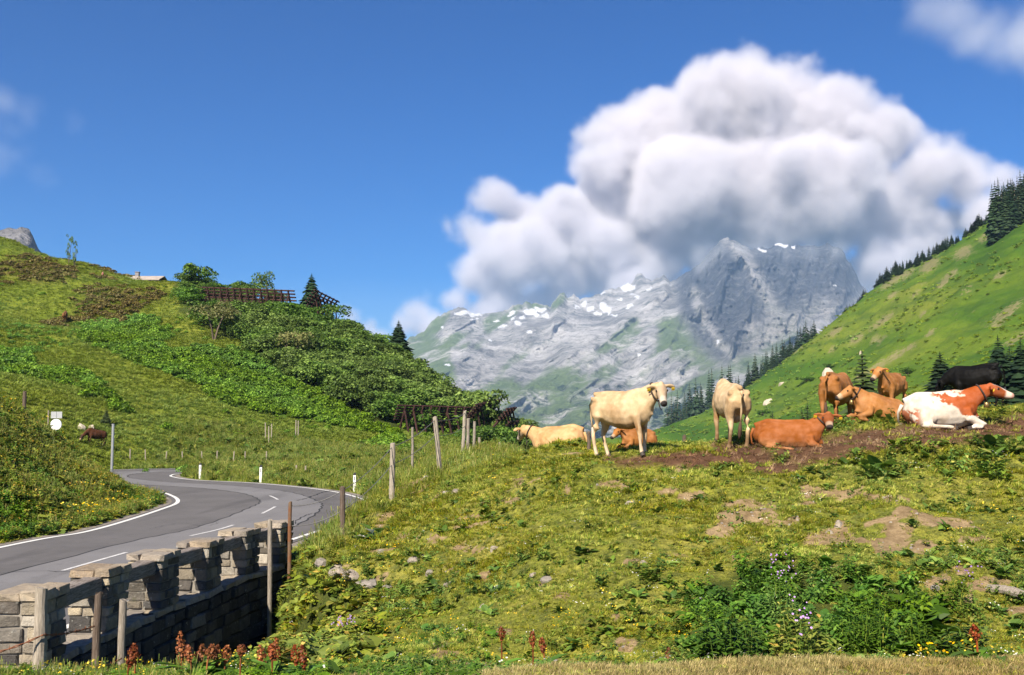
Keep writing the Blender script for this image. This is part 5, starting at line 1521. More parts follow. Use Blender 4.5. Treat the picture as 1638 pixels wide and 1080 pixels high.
    blend(smooth(.1, .5, fbm(P[:, 0] * 5, P[:, 2] * 6 + P[:, 1] * 2, 3, seed + 6)) * .35, tuple(min(.8, q * 1.25) for q in T['base']))
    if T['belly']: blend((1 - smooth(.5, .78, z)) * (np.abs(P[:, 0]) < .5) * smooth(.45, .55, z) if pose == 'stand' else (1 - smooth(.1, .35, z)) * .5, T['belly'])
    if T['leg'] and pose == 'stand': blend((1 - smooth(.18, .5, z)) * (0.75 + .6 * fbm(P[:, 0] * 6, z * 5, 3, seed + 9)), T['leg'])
    if patches:
        q = fbm(P[:, 0] * 3.1 + 2, P[:, 2] * 3.1 + P[:, 1] * 2.0, 4, seed + 20)
        w = patches(P, q); blend(w, T['patch'])
    rel = P - np.array(poll)
    s_ = rel @ np.array(hd); lat = np.abs(rel @ np.array(side)); upv = rel @ np.array(up)
    rad = np.hypot(lat, upv + .04)
    onhead = (rad < .17) & (s_ > -.05)
    if T['face']: blend(onhead * smooth(-.02, .1, s_), T['face'])
    if T.get('blaze'): blend(onhead * (1 - smooth(.03, .07, lat)) * (upv > .0) * smooth(.0, .1, s_), T['blaze'])
    blend(onhead * smooth(.30, .36, s_), T['muzzle'])
    blend(onhead * smooth(.435, .47, s_), T['nose'])
    col_attr(me, 'tint', C)
    me.polygons.foreach_set('use_smooth', np.ones(len(me.polygons), bool))
    me.materials.append(M_HIDE)
    root = empty('cow', (0, 0, 0)); tag(root, label, 'cow', group)
    root.scale = (scale * long, scale * wide, scale)
    add('body', me, None, root)
    t_ = MB(); t_.tube(tail_p, [.04, .03, .022, .018, .016][:len(tail_p)], 7)
    tm = t_.mesh('tail', None, True); col_attr(tm, 'tint', np.repeat(np.array([T['base']]), len(tm.vertices), 0)); tm.materials.append(M_HIDE)
    tl = add('tail', tm, None, root)
    e = Vector(tail_p[-1]); d = (e - Vector(tail_p[-2])).normalized()
    t_ = MB(); t_.tube([e - d * .05, e + d * .1, e + d * .24, e + d * .34], [.02, .045, .038, .008], 7); t_.build('tail_tuft', tuft, tl, True)
    if parts:
        for s in (-1, 1):
            m_ = MB(); m_.ball(poll + hd * .15 + side * (s * .130) + up * .03, .024, 8, 6); m_.build('eye', M_EYE, root, True)
        if tags:
            for p, s in ears[2 - tags:]:
                R = Matrix((side * s, up, hd)).transposed()
                m_ = MB(); m_.box(p + hd * .045 - up * .025, (.075, .06, .012), R); m_.build('ear_tag', M_TAG, root)
        if collar:
            c0 = nb.lerp(poll, .66); ax = (poll - nb).normalized()
            sx = ax.cross(Vector((0, 0, 1))).normalized(); sy = sx.cross(ax)
            ring = [c0 + sx * (.128 * math.cos(a)) + sy * (.205 * math.sin(a)) for a in np.linspace(0, 2 * math.pi, 21)]
            m_ = MB(); m_.tube(ring, (.02), 6, False); cl = m_.build('collar', M_COLLAR, root, True)
            low = min(ring, key=lambda v: v.z)
            m_ = MB()
            if bell: m_.tube([low + Vector((0, 0, -.01)), low + Vector((0, 0, -.04)), low + Vector((0, 0, -.14))], [.03, .05, .065], 10); m_.build('bell', M_BELL, cl, True)
            else: m_.tube([low + Vector((0, 0, .0)), low + Vector((.02, 0, -.10)), low + Vector((.05, .02, -.19))], [.016, .014, .012], 6); m_.build('strap_end', M_COLLAR, cl, True)
    for (x, y) in hooves:
        m_ = MB(); m_.tube([(x - .02, y, .075), (x, y, .0)], [(.046, .05), (.055, .07)], 8); m_.build('hoof', M_HOOF, root, False)
    return root

def put_cow(root, px, py, d, yaw_deg, sink=0.0, tilt=True):
    p = at(px, py, d); gz = ground_z(p.x, d)
    y = math.radians(yaw_deg); s = root.scale[2]
    fx, fy = math.cos(y) * .55 * s, math.sin(y) * .55 * s
    pitch = -math.atan2(ground_z(p.x + fx, d + fy) - ground_z(p.x - fx, d - fy), 1.1 * s) if tilt else 0
    gz = (ground_z(p.x + fx, d + fy) + ground_z(p.x - fx, d - fy)) / 2 if tilt else gz
    root.location = (p.x, d, gz - sink); root.rotation_euler = (0, pitch * .9, y)
    return root
R_ = math.radians
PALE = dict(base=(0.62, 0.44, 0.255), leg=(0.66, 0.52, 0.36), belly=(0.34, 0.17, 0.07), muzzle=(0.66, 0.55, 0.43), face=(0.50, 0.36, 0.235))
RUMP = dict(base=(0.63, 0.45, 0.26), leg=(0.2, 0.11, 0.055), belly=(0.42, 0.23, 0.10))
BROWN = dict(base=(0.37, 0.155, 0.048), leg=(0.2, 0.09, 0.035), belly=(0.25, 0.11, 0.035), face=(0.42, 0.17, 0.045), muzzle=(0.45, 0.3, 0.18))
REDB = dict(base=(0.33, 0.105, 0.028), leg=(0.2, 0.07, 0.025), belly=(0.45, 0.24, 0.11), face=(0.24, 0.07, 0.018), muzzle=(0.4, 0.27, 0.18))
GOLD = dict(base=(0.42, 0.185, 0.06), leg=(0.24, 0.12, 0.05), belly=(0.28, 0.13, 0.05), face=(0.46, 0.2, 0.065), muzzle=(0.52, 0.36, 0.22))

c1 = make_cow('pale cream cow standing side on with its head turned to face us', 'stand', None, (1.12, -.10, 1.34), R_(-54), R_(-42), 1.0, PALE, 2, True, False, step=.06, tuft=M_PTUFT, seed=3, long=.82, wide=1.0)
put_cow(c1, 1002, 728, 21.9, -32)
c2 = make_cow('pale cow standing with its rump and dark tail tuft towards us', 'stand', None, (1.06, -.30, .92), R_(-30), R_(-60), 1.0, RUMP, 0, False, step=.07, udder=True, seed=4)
put_cow(c2, 1166, 708, 23.0, 94)
c3 = make_cow('pale cow lying behind the grass crest with its back to us', 'lie', None, (.98, .02, .92), R_(-38), R_(-20), .92, dict(PALE, base=(0.58, 0.36, 0.165)), 0, True, seed=5, tuft=M_PTUFT)
put_cow(c3, 897, 737, 26.4, 150, .05)
c4 = make_cow('small chestnut calf lying behind the legs of the standing cream cow', 'lie', None, (.92, 0, .80), R_(10), R_(-32), .56, BROWN, 1, False, seed=6)
put_cow(c4, 1022, 731, 24.2, 205, .02)
c5 = make_cow('chestnut red cow lying with its head up and facing us', 'lie', None, (.86, -.14, 1.02), R_(-84), R_(-34), .80, REDB, 2, True, True, seed=7, long=1.04, wide=.92)
c5.scale.z *= .9
put_cow(c5, 1260, 719, 20.9, -14, .04)
c6 = make_cow('orange brown cow standing with lowered head behind the resting ones', 'stand', None, (1.15, -.1, .78), R_(-8), R_(-60), .98, BROWN, 0, False, step=.06, seed=8)
put_cow(c6, 1341, 682, 25.6, 58)
c7 = make_cow('brown cow lying with its head stretched out low to the left', 'lie', None, (.96, -.06, .84), R_(-8), R_(-34), .80, GOLD, 1, True, True, seed=9)
put_cow(c7, 1406, 681, 23.6, 194, .03)
c8 = make_cow('golden brown cow standing chest on beside the young spruce', 'stand', None, (1.02, .0, 1.36), R_(-14), R_(-35), .84, GOLD, 2, False, step=.05, seed=10)
put_cow(c8, 1427, 654, 28.5, -130)
def red_patches(P, q):
    x, z = P[:, 0], P[:, 2]
    w = smooth(.34, .44, x + q * .5)                                  # shoulder, neck and head
    q2 = fbm(x * 9 + z * 7, P[:, 2] * 7 - x * 3, 4, 77)
    w = np.maximum(w, smooth(.12, .2, q2 + q * .4) * smooth(-.35, -.1, x) * smooth(.45, .58, z))
    w = np.maximum(w, smooth(.0, .1, q2 + .1) * (1 - smooth(-.62, -.45, x)) * (1 - smooth(.40, .5, z)) * .9)
    w = np.where((z < .30) & (x > .35) & (x < 1.0), 0.0, w)
    return w
c9 = make_cow('big white cow with red patches and red head lying broadside on the mud', 'lie', None, (1.04, 0, .90), R_(-4), R_(-14), .95, dict(base=(0.70, 0.61, 0.50), patch=(0.30, 0.072, 0.02), face=(0.30, 0.075, 0.02), blaze=(0.7, 0.62, 0.54), muzzle=(0.7, 0.54, 0.44), nose=(0.5, 0.28, 0.22), belly=None), 1, True, True, tail='curl', tuft=M_PTUFT, patches=red_patches, seed=11)
put_cow(c9, 1506, 679, 22.4, -8, .03)
c10 = make_cow('black cow standing with lowered head behind the red and white one', 'stand', None, (1.08, .05, .9), R_(5), R_(-55), .92, dict(base=(0.0045, 0.004, 0.0035), muzzle=(0.02, 0.016, 0.014)), 0, False, step=.05, tuft=M_BLACK, seed=12, long=.9)
put_cow(c10, 1564, 662, 29.0, 140)
c11 = make_cow('dark brown cow grazing on the meadow beyond the verge bank', 'stand', None, (1.15, .1, .62), R_(5), R_(-65), 1.0, dict(BROWN, base=(0.10, 0.04, 0.018), leg=(.04, .02, .012), belly=(.03, .018, .012), face=(.05, .025, .015)), 0, False, voxel=.034, seed=13, group='cows far off on the left hill', parts=False)
p11 = on_ground(149, 724, 86, 130)
put_cow(c11, 149, 724, p11.y, 230)
p12 = on_ground(104, 516, 90, 180)
c12 = make_cow('far brown cow high on the left hillside seen from behind', 'stand', None, (1.15, .1, .62), R_(5), R_(-65), 1.1, dict(BROWN, base=(0.22, 0.1, 0.04)), 0, False, voxel=.04, seed=14, group='cows far off on the left hill', parts=False)
put_cow(c12, 104, 516, p12.y, 105)
# ================================================================== GRASS, HERBS, STONES
_inv_u = lambda w: np.interp(w, US, np.arange(NU))
def sample(a, X, Y):
    j = np.clip(np.rint(_inv_u(X / ((Y + 40) * 0.85))).astype(int), 0, NU - 1)
    i = np.clip(np.rint(np.interp(Y, YS, np.arange(NV))).astype(int), 0, NV - 1)
    return np.asarray(a, float)[i, j]

def src_coll(name, meshes):
    c = bpy.data.collections.new(name)          # source shapes only; never linked to the scene
    for k, me in enumerate(meshes):
        o = bpy.data.objects.new(f'{name}_{k:02d}', me); c.objects.link(o)
    return c

def scatter(name, P, rot, scale, coll, n_src, label, seed=0, idx=None):
    r = np.random.default_rng(seed)
    me = bpy.data.meshes.new(name); me.vertices.add(len(P)); me.vertices.foreach_set('co', np.asarray(P, np.float32).ravel()); me.update()
    a = me.attributes.new('rot', 'FLOAT_VECTOR', 'POINT'); a.data.foreach_set('vector', np.asarray(rot, np.float32).ravel())
    a = me.attributes.new('siz', 'FLOAT_VECTOR', 'POINT'); a.data.foreach_set('vector', np.asarray(scale, np.float32).ravel())
    a = me.attributes.new('idx', 'INT', 'POINT'); a.data.foreach_set('value', (r.integers(0, n_src, len(P)) if idx is None else idx).astype(np.int32))
    ng = bpy.data.node_groups.new(name, 'GeometryNodeTree')
    ng.interface.new_socket('Geometry', in_out='INPUT', socket_type='NodeSocketGeometry')
    ng.interface.new_socket('Geometry', in_out='OUTPUT', socket_type='NodeSocketGeometry')
    N = ng.nodes.new; L = ng.links.new
    gi, go = N('NodeGroupInput'), N('NodeGroupOutput')
    ci = N('GeometryNodeCollectionInfo'); ci.inputs[0].default_value = coll; ci.inputs['Separate Children'].default_value = True; ci.inputs['Reset Children'].default_value = True
    ip = N('GeometryNodeInstanceOnPoints'); ip.inputs['Pick Instance'].default_value = True
    def at_(nm, typ):
        n = N('GeometryNodeInputNamedAttribute'); n.data_type = typ; n.inputs[0].default_value = nm
        return n.outputs[0]
    L(gi.outputs[0], ip.inputs['Points']); L(ci.outputs[0], ip.inputs['Instance'])
    L(at_('idx', 'INT'), ip.inputs['Instance Index']); L(at_('rot', 'FLOAT_VECTOR'), ip.inputs['Rotation']); L(at_('siz', 'FLOAT_VECTOR'), ip.inputs['Scale'])
    L(ip.outputs[0], go.inputs[0])
    o = add(name, me); md = o.modifiers.new('scatter', 'NODES'); md.node_group = ng
    return tag(o, label, kind='stuff')

def foliage_mat(name, stops, trans=0.3, patch=0.6, pscale=0.5, val=0.3, hue=0.015):
    """blade colour by blade, by tuft and by patches of the meadow"""
    t = NT(name)
    c = t.ramp(t.isl(), stops)
    r = t.rnd()
    p = t.n('ShaderNodeObjectInfo').outputs['Location']
    n = t.noise(p, pscale, 4, 0.6)
    c = t.hsv(c, t.rng(n, .3, .7, .5 + hue, .5 - hue), t.rng(n, .3, .7, .92, 1.08), t.math('MULTIPLY', t.rng(r, 0, 1, 1 - val, 1 + val), t.rng(n, .3, .7, 1 + .25 * patch, 1 - .35 * patch)))
    return t.leaf(c, trans)
M_TURF = foliage_mat('turf_blades', [(0, (0.17, 0.245, 0.02)), (.5, (0.31, 0.355, 0.034)), (.85, (0.43, 0.42, 0.06)), (1, (0.55, 0.43, 0.13))], .42, .6, .6)
M_DRYB = foliage_mat('dry_blades', [(0, (0.13, 0.145, 0.03)), (.5, (0.25, 0.215, 0.07)), (1, (0.40, 0.31, 0.13))], .25)
M_TALL = foliage_mat('tall_blades', [(0, (0.11, 0.175, 0.02)), (.5, (0.2, 0.255, 0.035)), (.9, (0.31, 0.32, 0.07)), (1, (0.45, 0.37, 0.13))], .35)
M_HERB = foliage_mat('herb_leaves', [(0, (0.053, 0.105, 0.014)), (.5, (0.112, 0.189, 0.024)), (.9, (0.195, 0.266, 0.038)), (1, (0.360, 0.308, 0.060))], .3, .5, .9)
M_LUSHL = foliage_mat('lush_leaves', [(0, (0.042, 0.101, 0.011)), (.5, (0.084, 0.182, 0.015)), (1, (0.175, 0.290, 0.031))], .35, .3, .9)
M_SUNL = foliage_mat('sunlit_leaves', [(0, (0.125, 0.180, 0.022)), (.5, (0.213, 0.264, 0.033)), (.85, (0.325, 0.336, 0.055)), (1, (0.525, 0.312, 0.055))], .35, .3, .9)
M_STRAW = foliage_mat('mud_straw', [(0, (0.05, 0.025, 0.013)), (.5, (0.14, 0.07, 0.035)), (1, (0.3, 0.19, 0.1))], .1)
M_RED = foliage_mat('dock_seed', [(0, (0.15, 0.032, 0.012)), (.5, (0.25, 0.065, 0.02)), (1, (0.36, 0.13, 0.04))], .25, .2)
M_RUSTD = foliage_mat('rusty_seed', [(0, (0.16, 0.05, 0.02)), (1, (0.33, 0.13, 0.05))], .25, .2)
M_YEL = foliage_mat('yellow_petals', [(0, (0.7, 0.42, 0.02)), (1, (0.85, 0.62, 0.05))], .3, .1)
M_WHT = foliage_mat('white_petals', [(0, (0.7, 0.68, 0.6)), (1, (0.85, 0.84, 0.8))], .3, .1)
M_PUR = foliage_mat('purple_petals', [(0, (0.32, 0.16, 0.5)), (1, (0.52, 0.32, 0.68))], .3, .1)
M_FERNT = foliage_mat('fern_tufts', [(0, (0.056, 0.128, 0.012)), (.5, (0.120, 0.240, 0.021)), (1, (0.232, 0.375, 0.039))], .35, .5, .06)
M_HTUFT = foliage_mat('hill_tufts', [(0, (0.12, 0.19, 0.02)), (.5, (0.195, 0.265, 0.028)), (1, (0.29, 0.32, 0.055))], .35, .5, .05, .2)
M_HEATHT = foliage_mat('heath_tufts', [(0, (0.07, 0.05, 0.015)), (.5, (0.15, 0.11, 0.03)), (1, (0.2, 0.2, 0.045))], .25, .5, .05)
M_RTUFT = foliage_mat('slope_tufts', [(0, (0.11, 0.2, 0.018)), (.5, (0.18, 0.27, 0.025)), (1, (0.28, 0.34, 0.05))], .4, .5, .02)

def blades(n, seed, spread=.35, lean=.5, w=.035, hv=(.5, 1.0), mat=None, head=0.0):
    r = random.Random(seed); mb = MB()
    for _ in range(n):
        a = r.uniform(0, 6.28); q = spread * math.sqrt(r.random()); x, y = q * math.cos(a), q * math.sin(a)
        b = a + r.uniform(-1, 1); l = lean * r.uniform(.2, 1); h = r.uniform(*hv)
        dx, dy = math.cos(b) * l, math.sin(b) * l; sx, sy = -math.sin(b + .5) * w, math.cos(b + .5) * w
        mb.poly([(x - sx, y - sy, -.05), (x + sx, y + sy, -.05), (x + dx * .4 + sx * .8, y + dy * .4 + sy * .8, h * .6), (x + dx * .4 - sx * .8, y + dy * .4 - sy * .8, h * .6), (x + dx, y + dy, h * r.uniform(.8, 1))], [(0, 1, 2, 3), (3, 2, 4)])
        if r.random() < head:
            mb.tube([(x + dx, y + dy, h * .85), (x + dx * 1.15, y + dy * 1.15, h * 1.15)], [w * .5, w * .9], 3)
    return mb.mesh('tuft', mat)
def leaf_poly(mb, base, d, up, L, W, droop=.3):
    d = Vector(d).normalized(); side = d.cross(Vector(up)).normalized(); n = side.cross(d).normalized()
    b = Vector(base)
    P = [b, b + d * L * .4 + side * W + n * W * .25, b + d * L * .42, b + d * L * .4 - side * W + n * W * .25, b + d * L * .8 + side * W * .7 - n * L * droop * .5, b + d * L * .8 - side * W * .7 - n * L * droop * .5, b + d * L - n * L * droop]
    mb.poly(P, [(0, 1, 2), (0, 2, 3), (1, 4, 6, 2), (3, 2, 6, 5)])
def rosette(n, seed, L=(.5, 1.0), W=.3, elev=(.1, .9), mat=None):
    r = random.Random(seed); mb = MB()
    for k in range(n):
        a = r.uniform(0, 6.28); e = r.uniform(*elev); l = r.uniform(*L)
        d = (math.cos(a) * math.cos(e), math.sin(a) * math.cos(e), math.sin(e))
        st = Vector(d) * r.uniform(.05, .25)
        leaf_poly(mb, st, d, (0, 0, 1), l, l * W * r.uniform(.7, 1.2), r.uniform(.2, .7))
    return mb.mesh('rosette', mat)
def stemmed(n_stem, n_leaf, seed, h=1.0, L=.22, W=.3, spread=.3, mat=None):
    """upright stems with pairs of leaves"""
    r = random.Random(seed); mb = MB()
    for _ in range(n_stem):
        a = r.uniform(0, 6.28); q = spread * math.sqrt(r.random()); b0 = Vector((q * math.cos(a), q * math.sin(a), 0))
        hh = h * r.uniform(.6, 1.0); tip = b0 + Vector((math.cos(a) * q * .8 + r.uniform(-.1, .1), math.sin(a) * q * .8 + r.uniform(-.1, .1), hh))
        mb.tube([b0, b0.lerp(tip, .5), tip], [.012, .01, .005], 3, False)
        for k in range(n_leaf):
            f = .25 + .75 * k / (n_leaf - 1); p = b0.lerp(tip, f); th = k * 2.2 + r.uniform(-.5, .5)
            for s in (0, math.pi):
                e = r.uniform(-.1, .6)
                leaf_poly(mb, p, (math.cos(th + s) * math.cos(e), math.sin(th + s) * math.cos(e), math.sin(e)), (0, 0, 1), L * (1.15 - .5 * f) * r.uniform(.8, 1.2), L * W * (1.1 - .4 * f), r.uniform(.2, .6))
    return mb.mesh('stems', mat)
def flowers(n, seed, h=(.6, 1), r0=.05, mat=None, petal=None):
    r = random.Random(seed); mb = MB()
    for _ in range(n):
        a = r.uniform(0, 6.28); q = .5 * math.sqrt(r.random()); z = r.uniform(*h); c = Vector((q * math.cos(a), q * math.sin(a), z))
        t1 = Vector((r.uniform(-1, 1), r.uniform(-1, 1), r.uniform(-.3, .3))).normalized(); nn = Vector((r.uniform(-.5, .5), r.uniform(-1, .2), 1)).normalized(); t1 = (t1 - nn * t1.dot(nn)).normalized(); t2 = nn.cross(t1)
        mb.poly([c + (t1 * math.cos(k * 1.047) + t2 * math.sin(k * 1.047)) * r0 for k in range(6)], [(0, 1, 2, 3, 4, 5)])
    return mb.mesh('flower_heads', mat)

def near_points(n, y0, y1, seed, power=1.5, xr=None):
    """random points of the near ground, thinning out with distance"""
    r = np.random.default_rng(seed)
    yy = np.linspace(y0, y1, 400); w = (yy + 3) / yy ** power; cdf = np.cumsum(w); cdf /= cdf[-1]
    Y = np.interp(r.random(n), cdf, yy); X = (r.random(n) * 2 - 1) * (Y * .53 + 1.6)
    return X, Y
def off_road(X, Y, m=0.3):
    k = ~in_poly(X, Y, ROAD_POLY)
    d = dist_poly(X, Y, ROAD_POLY[::2])
    k &= (d > m)
    wx = wall_x(Y)
    inwall = (Y > 12) & (Y < 24.1) & (X < wx + PILLAR_W / 2 + .12)
    left = (X < wx) & (Y < 24.1) & (X > -13)
    return k & ~inwall & ~left
def place(name, X, Y, smin, smax, coll, n_src, label, seed, sink=.01, flat=(1.0, 1.0), grow=None, tilt=.15):
    r = np.random.default_rng(seed)
    Z = height(X, Y) - sink
    n = len(X); s = r.uniform(smin, smax, n)
    if grow is not None: s = s * grow
    S = np.stack([s, s, s * r.uniform(*flat, n)], 1)
    rot = np.stack([r.normal(0, tilt, n), r.normal(0, tilt, n), r.uniform(0, 6.283, n)], 1)
    return scatter(name, np.stack([X, Y, Z], 1), rot, S, coll, n_src, label, seed)

C_TURF = src_coll('turf_source', [blades(24, k, .55, .95, .06, (.25, .8), M_TURF) for k in range(5)] + [rosette(9, 30 + k, (.3, .7), .32, (.1, .9), M_HERB) for k in range(2)])
C_TALL = src_coll('tall_source', [blades(16, 50 + k, .28, .4, .018, (.5, 1.0), M_TALL, .5) for k in range(4)])
C_DRY = src_coll('dry_source', [blades(18, 60 + k, .5, .7, .035, (.35, .9), M_DRYB) for k in range(4)])
C_HERB = src_coll('herb_source', [rosette(11, 70 + k, (.4, 1.0), .34, (.15, 1.1), M_HERB) for k in range(3)] + [stemmed(4, 5, 80 + k, 1.0, .34, .32, .3, M_HERB) for k in range(3)])
C_LUSH = src_coll('lush_source', [stemmed(5, 6, 90 + k, 1.0, .3, .3, .3, M_LUSHL) for k in range(4)] + [rosette(10, 95 + k, (.4, .9), .45, (.2, 1.2), M_LUSHL) for k in range(2)])
C_SUNL = src_coll('sunlit_source', [rosette(9, 100 + k, (.4, .9), .5, (.2, 1.1), M_SUNL) for k in range(3)] + [stemmed(4, 5, 106 + k, 1.0, .32, .4, .3, M_SUNL) for k in range(2)])
C_STRAW = src_coll('straw_source', [blades(14, 110 + k, .6, 1.1, .04, (.05, .35), M_STRAW) for k in range(3)])
C_YEL = src_coll('yellow_source', [flowers(5, 120 + k, (.7, 1.0), .06, M_YEL) for k in range(3)])
C_WHT = src_coll('white_source', [flowers(5, 125 + k, (.7, 1.0), .055, M_WHT) for k in range(3)])

# ---- the short turf of the bank and the near ground
X, Y = near_points(230000, 5.2, 46, 1, 1.5)
k = off_road(X, Y); X, Y = X[k], Y[k]
so = sample(soil, X, Y); mu = sample(mud, X, Y); st = sample(strip, X, Y); lu = sample(lush * 1.0, X, Y); ve = sample(verge, X, Y)
r = np.random.default_rng(2)
keep = r.random(len(X)) > np.clip(so * .76 + mu * .9 + st * .55 + lu * .5, 0, .97)
pn = fbm(X * .7, Y * .7, 3, 131)
keep &= r.random(len(X)) < .72 + pn * .5
X1, Y1 = X[keep], Y[keep]
g = np.clip(.75 + .5 * fbm(X1 * .9, Y1 * .9, 3, 133), .4, 1.5) * np.where(sample(strip, X1, Y1) > .5, .55, 1) * np.clip(Y1 / 16, .8, 1.9)
place('grass', X1, Y1, .06, .125, C_TURF, 7, 'short yellow green pasture grass and small herbs', 3, grow=g)
# mown dry strip along the bottom
X, Y = near_points(15000, 4.6, 8.6, 5, 1.0); k = (sample(strip, X, Y) > .5); X, Y = X[k], Y[k]
place('dry_grass', X, Y, .035, .08, C_DRY, 4, 'dry short straw coloured grass in the nearest strip', 6)
# herbs across the bank
X, Y = near_points(30000, 8.5, 40, 7, 1.5); k = off_road(X, Y) & (X > -5.5)
so = sample(soil, X, Y); mu = sample(mud, X, Y); r = np.random.default_rng(8); pn = fbm(X * .45, Y * .45, 3, 135)
band = smooth(17.0, 18.5, Y) * (1 - smooth(21.5, 23, Y)) * smooth(4.5, 6.5, X)
k &= (r.random(len(X)) < np.clip(.24 + pn * 1.0 - so * .6, .03, .85) + band * .2) & (mu < .5)
X, Y = X[k], Y[k]
band = smooth(17.0, 18.5, Y) * (1 - smooth(21.5, 23, Y)) * smooth(4.5, 6.5, X)
place('herbs', X, Y, .07, .17, C_HERB, 6, 'broad leaved weeds dotted over the pasture bank', 9, grow=1 + .6 * band)
# docks in the mud by the cows
X, Y = near_points(1500, 16, 24, 10, .6); k = (X > 4.2) & (sample(mud, X, Y) < .75)
r = np.random.default_rng(11); py = to_px(X, Y, height(X, Y))[1]; k &= (py < 775) & (r.random(len(X)) < .3 + .6 * fbm(X, Y, 2, 139))
place('dock_weeds', X[k], Y[k], .2, .38, C_HERB, 6, 'leafy green dock weeds along the muddy crest', 12)
# straw and trampled stalks on the mud
X, Y = near_points(30000, 15, 30, 13, 1.2); k = (sample(mud, X, Y) > .35) & (np.random.default_rng(4).random(len(X)) < .8)
place('trampled_straw', X[k], Y[k], .07, .16, C_STRAW, 3, 'trampled brown stalks over the mud round the cows', 14, tilt=.5)
# lush growth: gully slope and the dark weeds at the foot of the bank
X, Y = near_points(16000, 7, 24, 15, 1.3); k = off_road(X, Y) & (sample(lush * 1.0, X, Y) > .5) & (X < 0)
k &= Y > 11.5; Xa, Ya = X[k], Y[k]; r = np.random.default_rng(16); q = r.random(len(Xa)) < .75
place('gully_plants', Xa[q], Ya[q], .13, .3, C_SUNL, 5, 'sunlit round leaved plants filling the gully slope beside the wall', 17)
Xf, Yf = near_points(9000, 6.5, 17, 18, 1.0); gz = height(Xf, Yf); pxf, pyf = to_px(Xf, Yf, gz)
k = off_road(Xf, Yf) & (Xf < -.2) & (pyf > 1000); k &= np.random.default_rng(19).random(len(Xf)) < .6
place('gully_weeds', Xf[k], Yf[k], .05, .13, C_LUSH, 6, 'green weeds at the foot of the wall and along the near edge', 20)
X, Y = near_points(2600, 9.4, 16, 21, 1.0); k = (sample(lush * 1.0, X, Y) > .5) & (X > 0)
place('foot_weeds', X[k], Y[k], .16, .34, C_LUSH, 6, 'deep green leafy weeds at the foot of the bank', 22)
# tall grass along the road edge, the crest and the near left corner
X, Y = near_points(26000, 7, 48, 23, 1.1); gz = height(X, Y); px, py = to_px(X, Y, gz)
EDGE = [(470, 895), (520, 850), (560, 800), (620, 760), (690, 715), (790, 700), (850, 722), (720, 770), (640, 800), (590, 850), (540, 895)]
k = off_road(X, Y, .15) & in_poly(px, py, EDGE)
k &= np.random.default_rng(5).random(len(X)) < .7
place('tall_grass', X[k], Y[k], .18, .42, C_TALL, 4, 'tall yellow seeding grass along the road edge and over the crest', 24)
k = off_road(X, Y, .1) & (py > 1040) & (px < 330) & (np.random.default_rng(3).random(len(X)) < .3)
place('tall_grass', X[k], Y[k], .08, .2, C_TALL, 4, 'tall grass round the posts of the barbed wire fence', 25)
# verge bank inside the bend
def verge_pts(n, seed):
    r = np.random.default_rng(seed); X = r.uniform(-26, -12.6, n); Y = r.uniform(22, 56, n)
    return X, Y
X, Y = verge_pts(30000, 26); k = off_road(X, Y, .45); X, Y = X[k], Y[k]; pn = fbm(X * .35, Y * .35, 3, 151); r = np.random.default_rng(27)
k = r.random(len(X)) < .42 + pn
place('verge_weeds', X[k], Y[k], .2, .42, C_LUSH, 6, 'lush green weeds covering the verge bank inside the bend', 28)
k = r.random(len(X)) < .3 - pn
place('verge_grass', X[k], Y[k], .2, .42, C_TALL, 4, 'long grass on the verge bank inside the bend', 29)
k = r.random(len(X)) < .7 - pn * .7
place('verge_herbs', X[k], Y[k], .2, .4, C_SUNL, 5, 'yellow green herbs on the verge bank', 30)
# grass island and ground beyond the road
r = np.random.default_rng(31); X = r.uniform(-36, 8, 26000); Y = r.uniform(42, 100, 26000); k = off_road(X, Y, .5) & (X > -30 - (Y < 60) * -14)
X, Y = X[k], Y[k]
place('meadow_grass', X, Y, .3, .6, C_TALL, 4, 'long meadow grass on the island and beyond the road', 32)
k = r.random(len(X)) < .16
place('meadow_herbs', X[k], Y[k], .3, .65, C_HERB, 6, 'weeds among the long grass beyond the road', 33)
# flowers
X, Y = near_points(2600, 8, 30, 34, 1.2); k = off_road(X, Y) & (sample(mud, X, Y) < .3) & (fbm(X * .5, Y * .5, 2, 155) > .05)
place('yellow_flowers', X[k], Y[k], .1, .2, C_YEL, 3, 'small yellow flowers scattered over the bank', 35)
X, Y = verge_pts(900, 36); k = off_road(X, Y, .5) & (fbm(X * .4, Y * .4, 2, 157) > .0)
place('yellow_flowers', X[k], Y[k], .4, .6, C_YEL, 3, 'yellow flowers on the verge bank', 37)
X, Y = near_points(500, 8, 20, 38, 1.2); k = off_road(X, Y)
place('white_flowers', X[k], Y[k], .08, .16, C_WHT, 3, 'small white flowers scattered near by', 39)

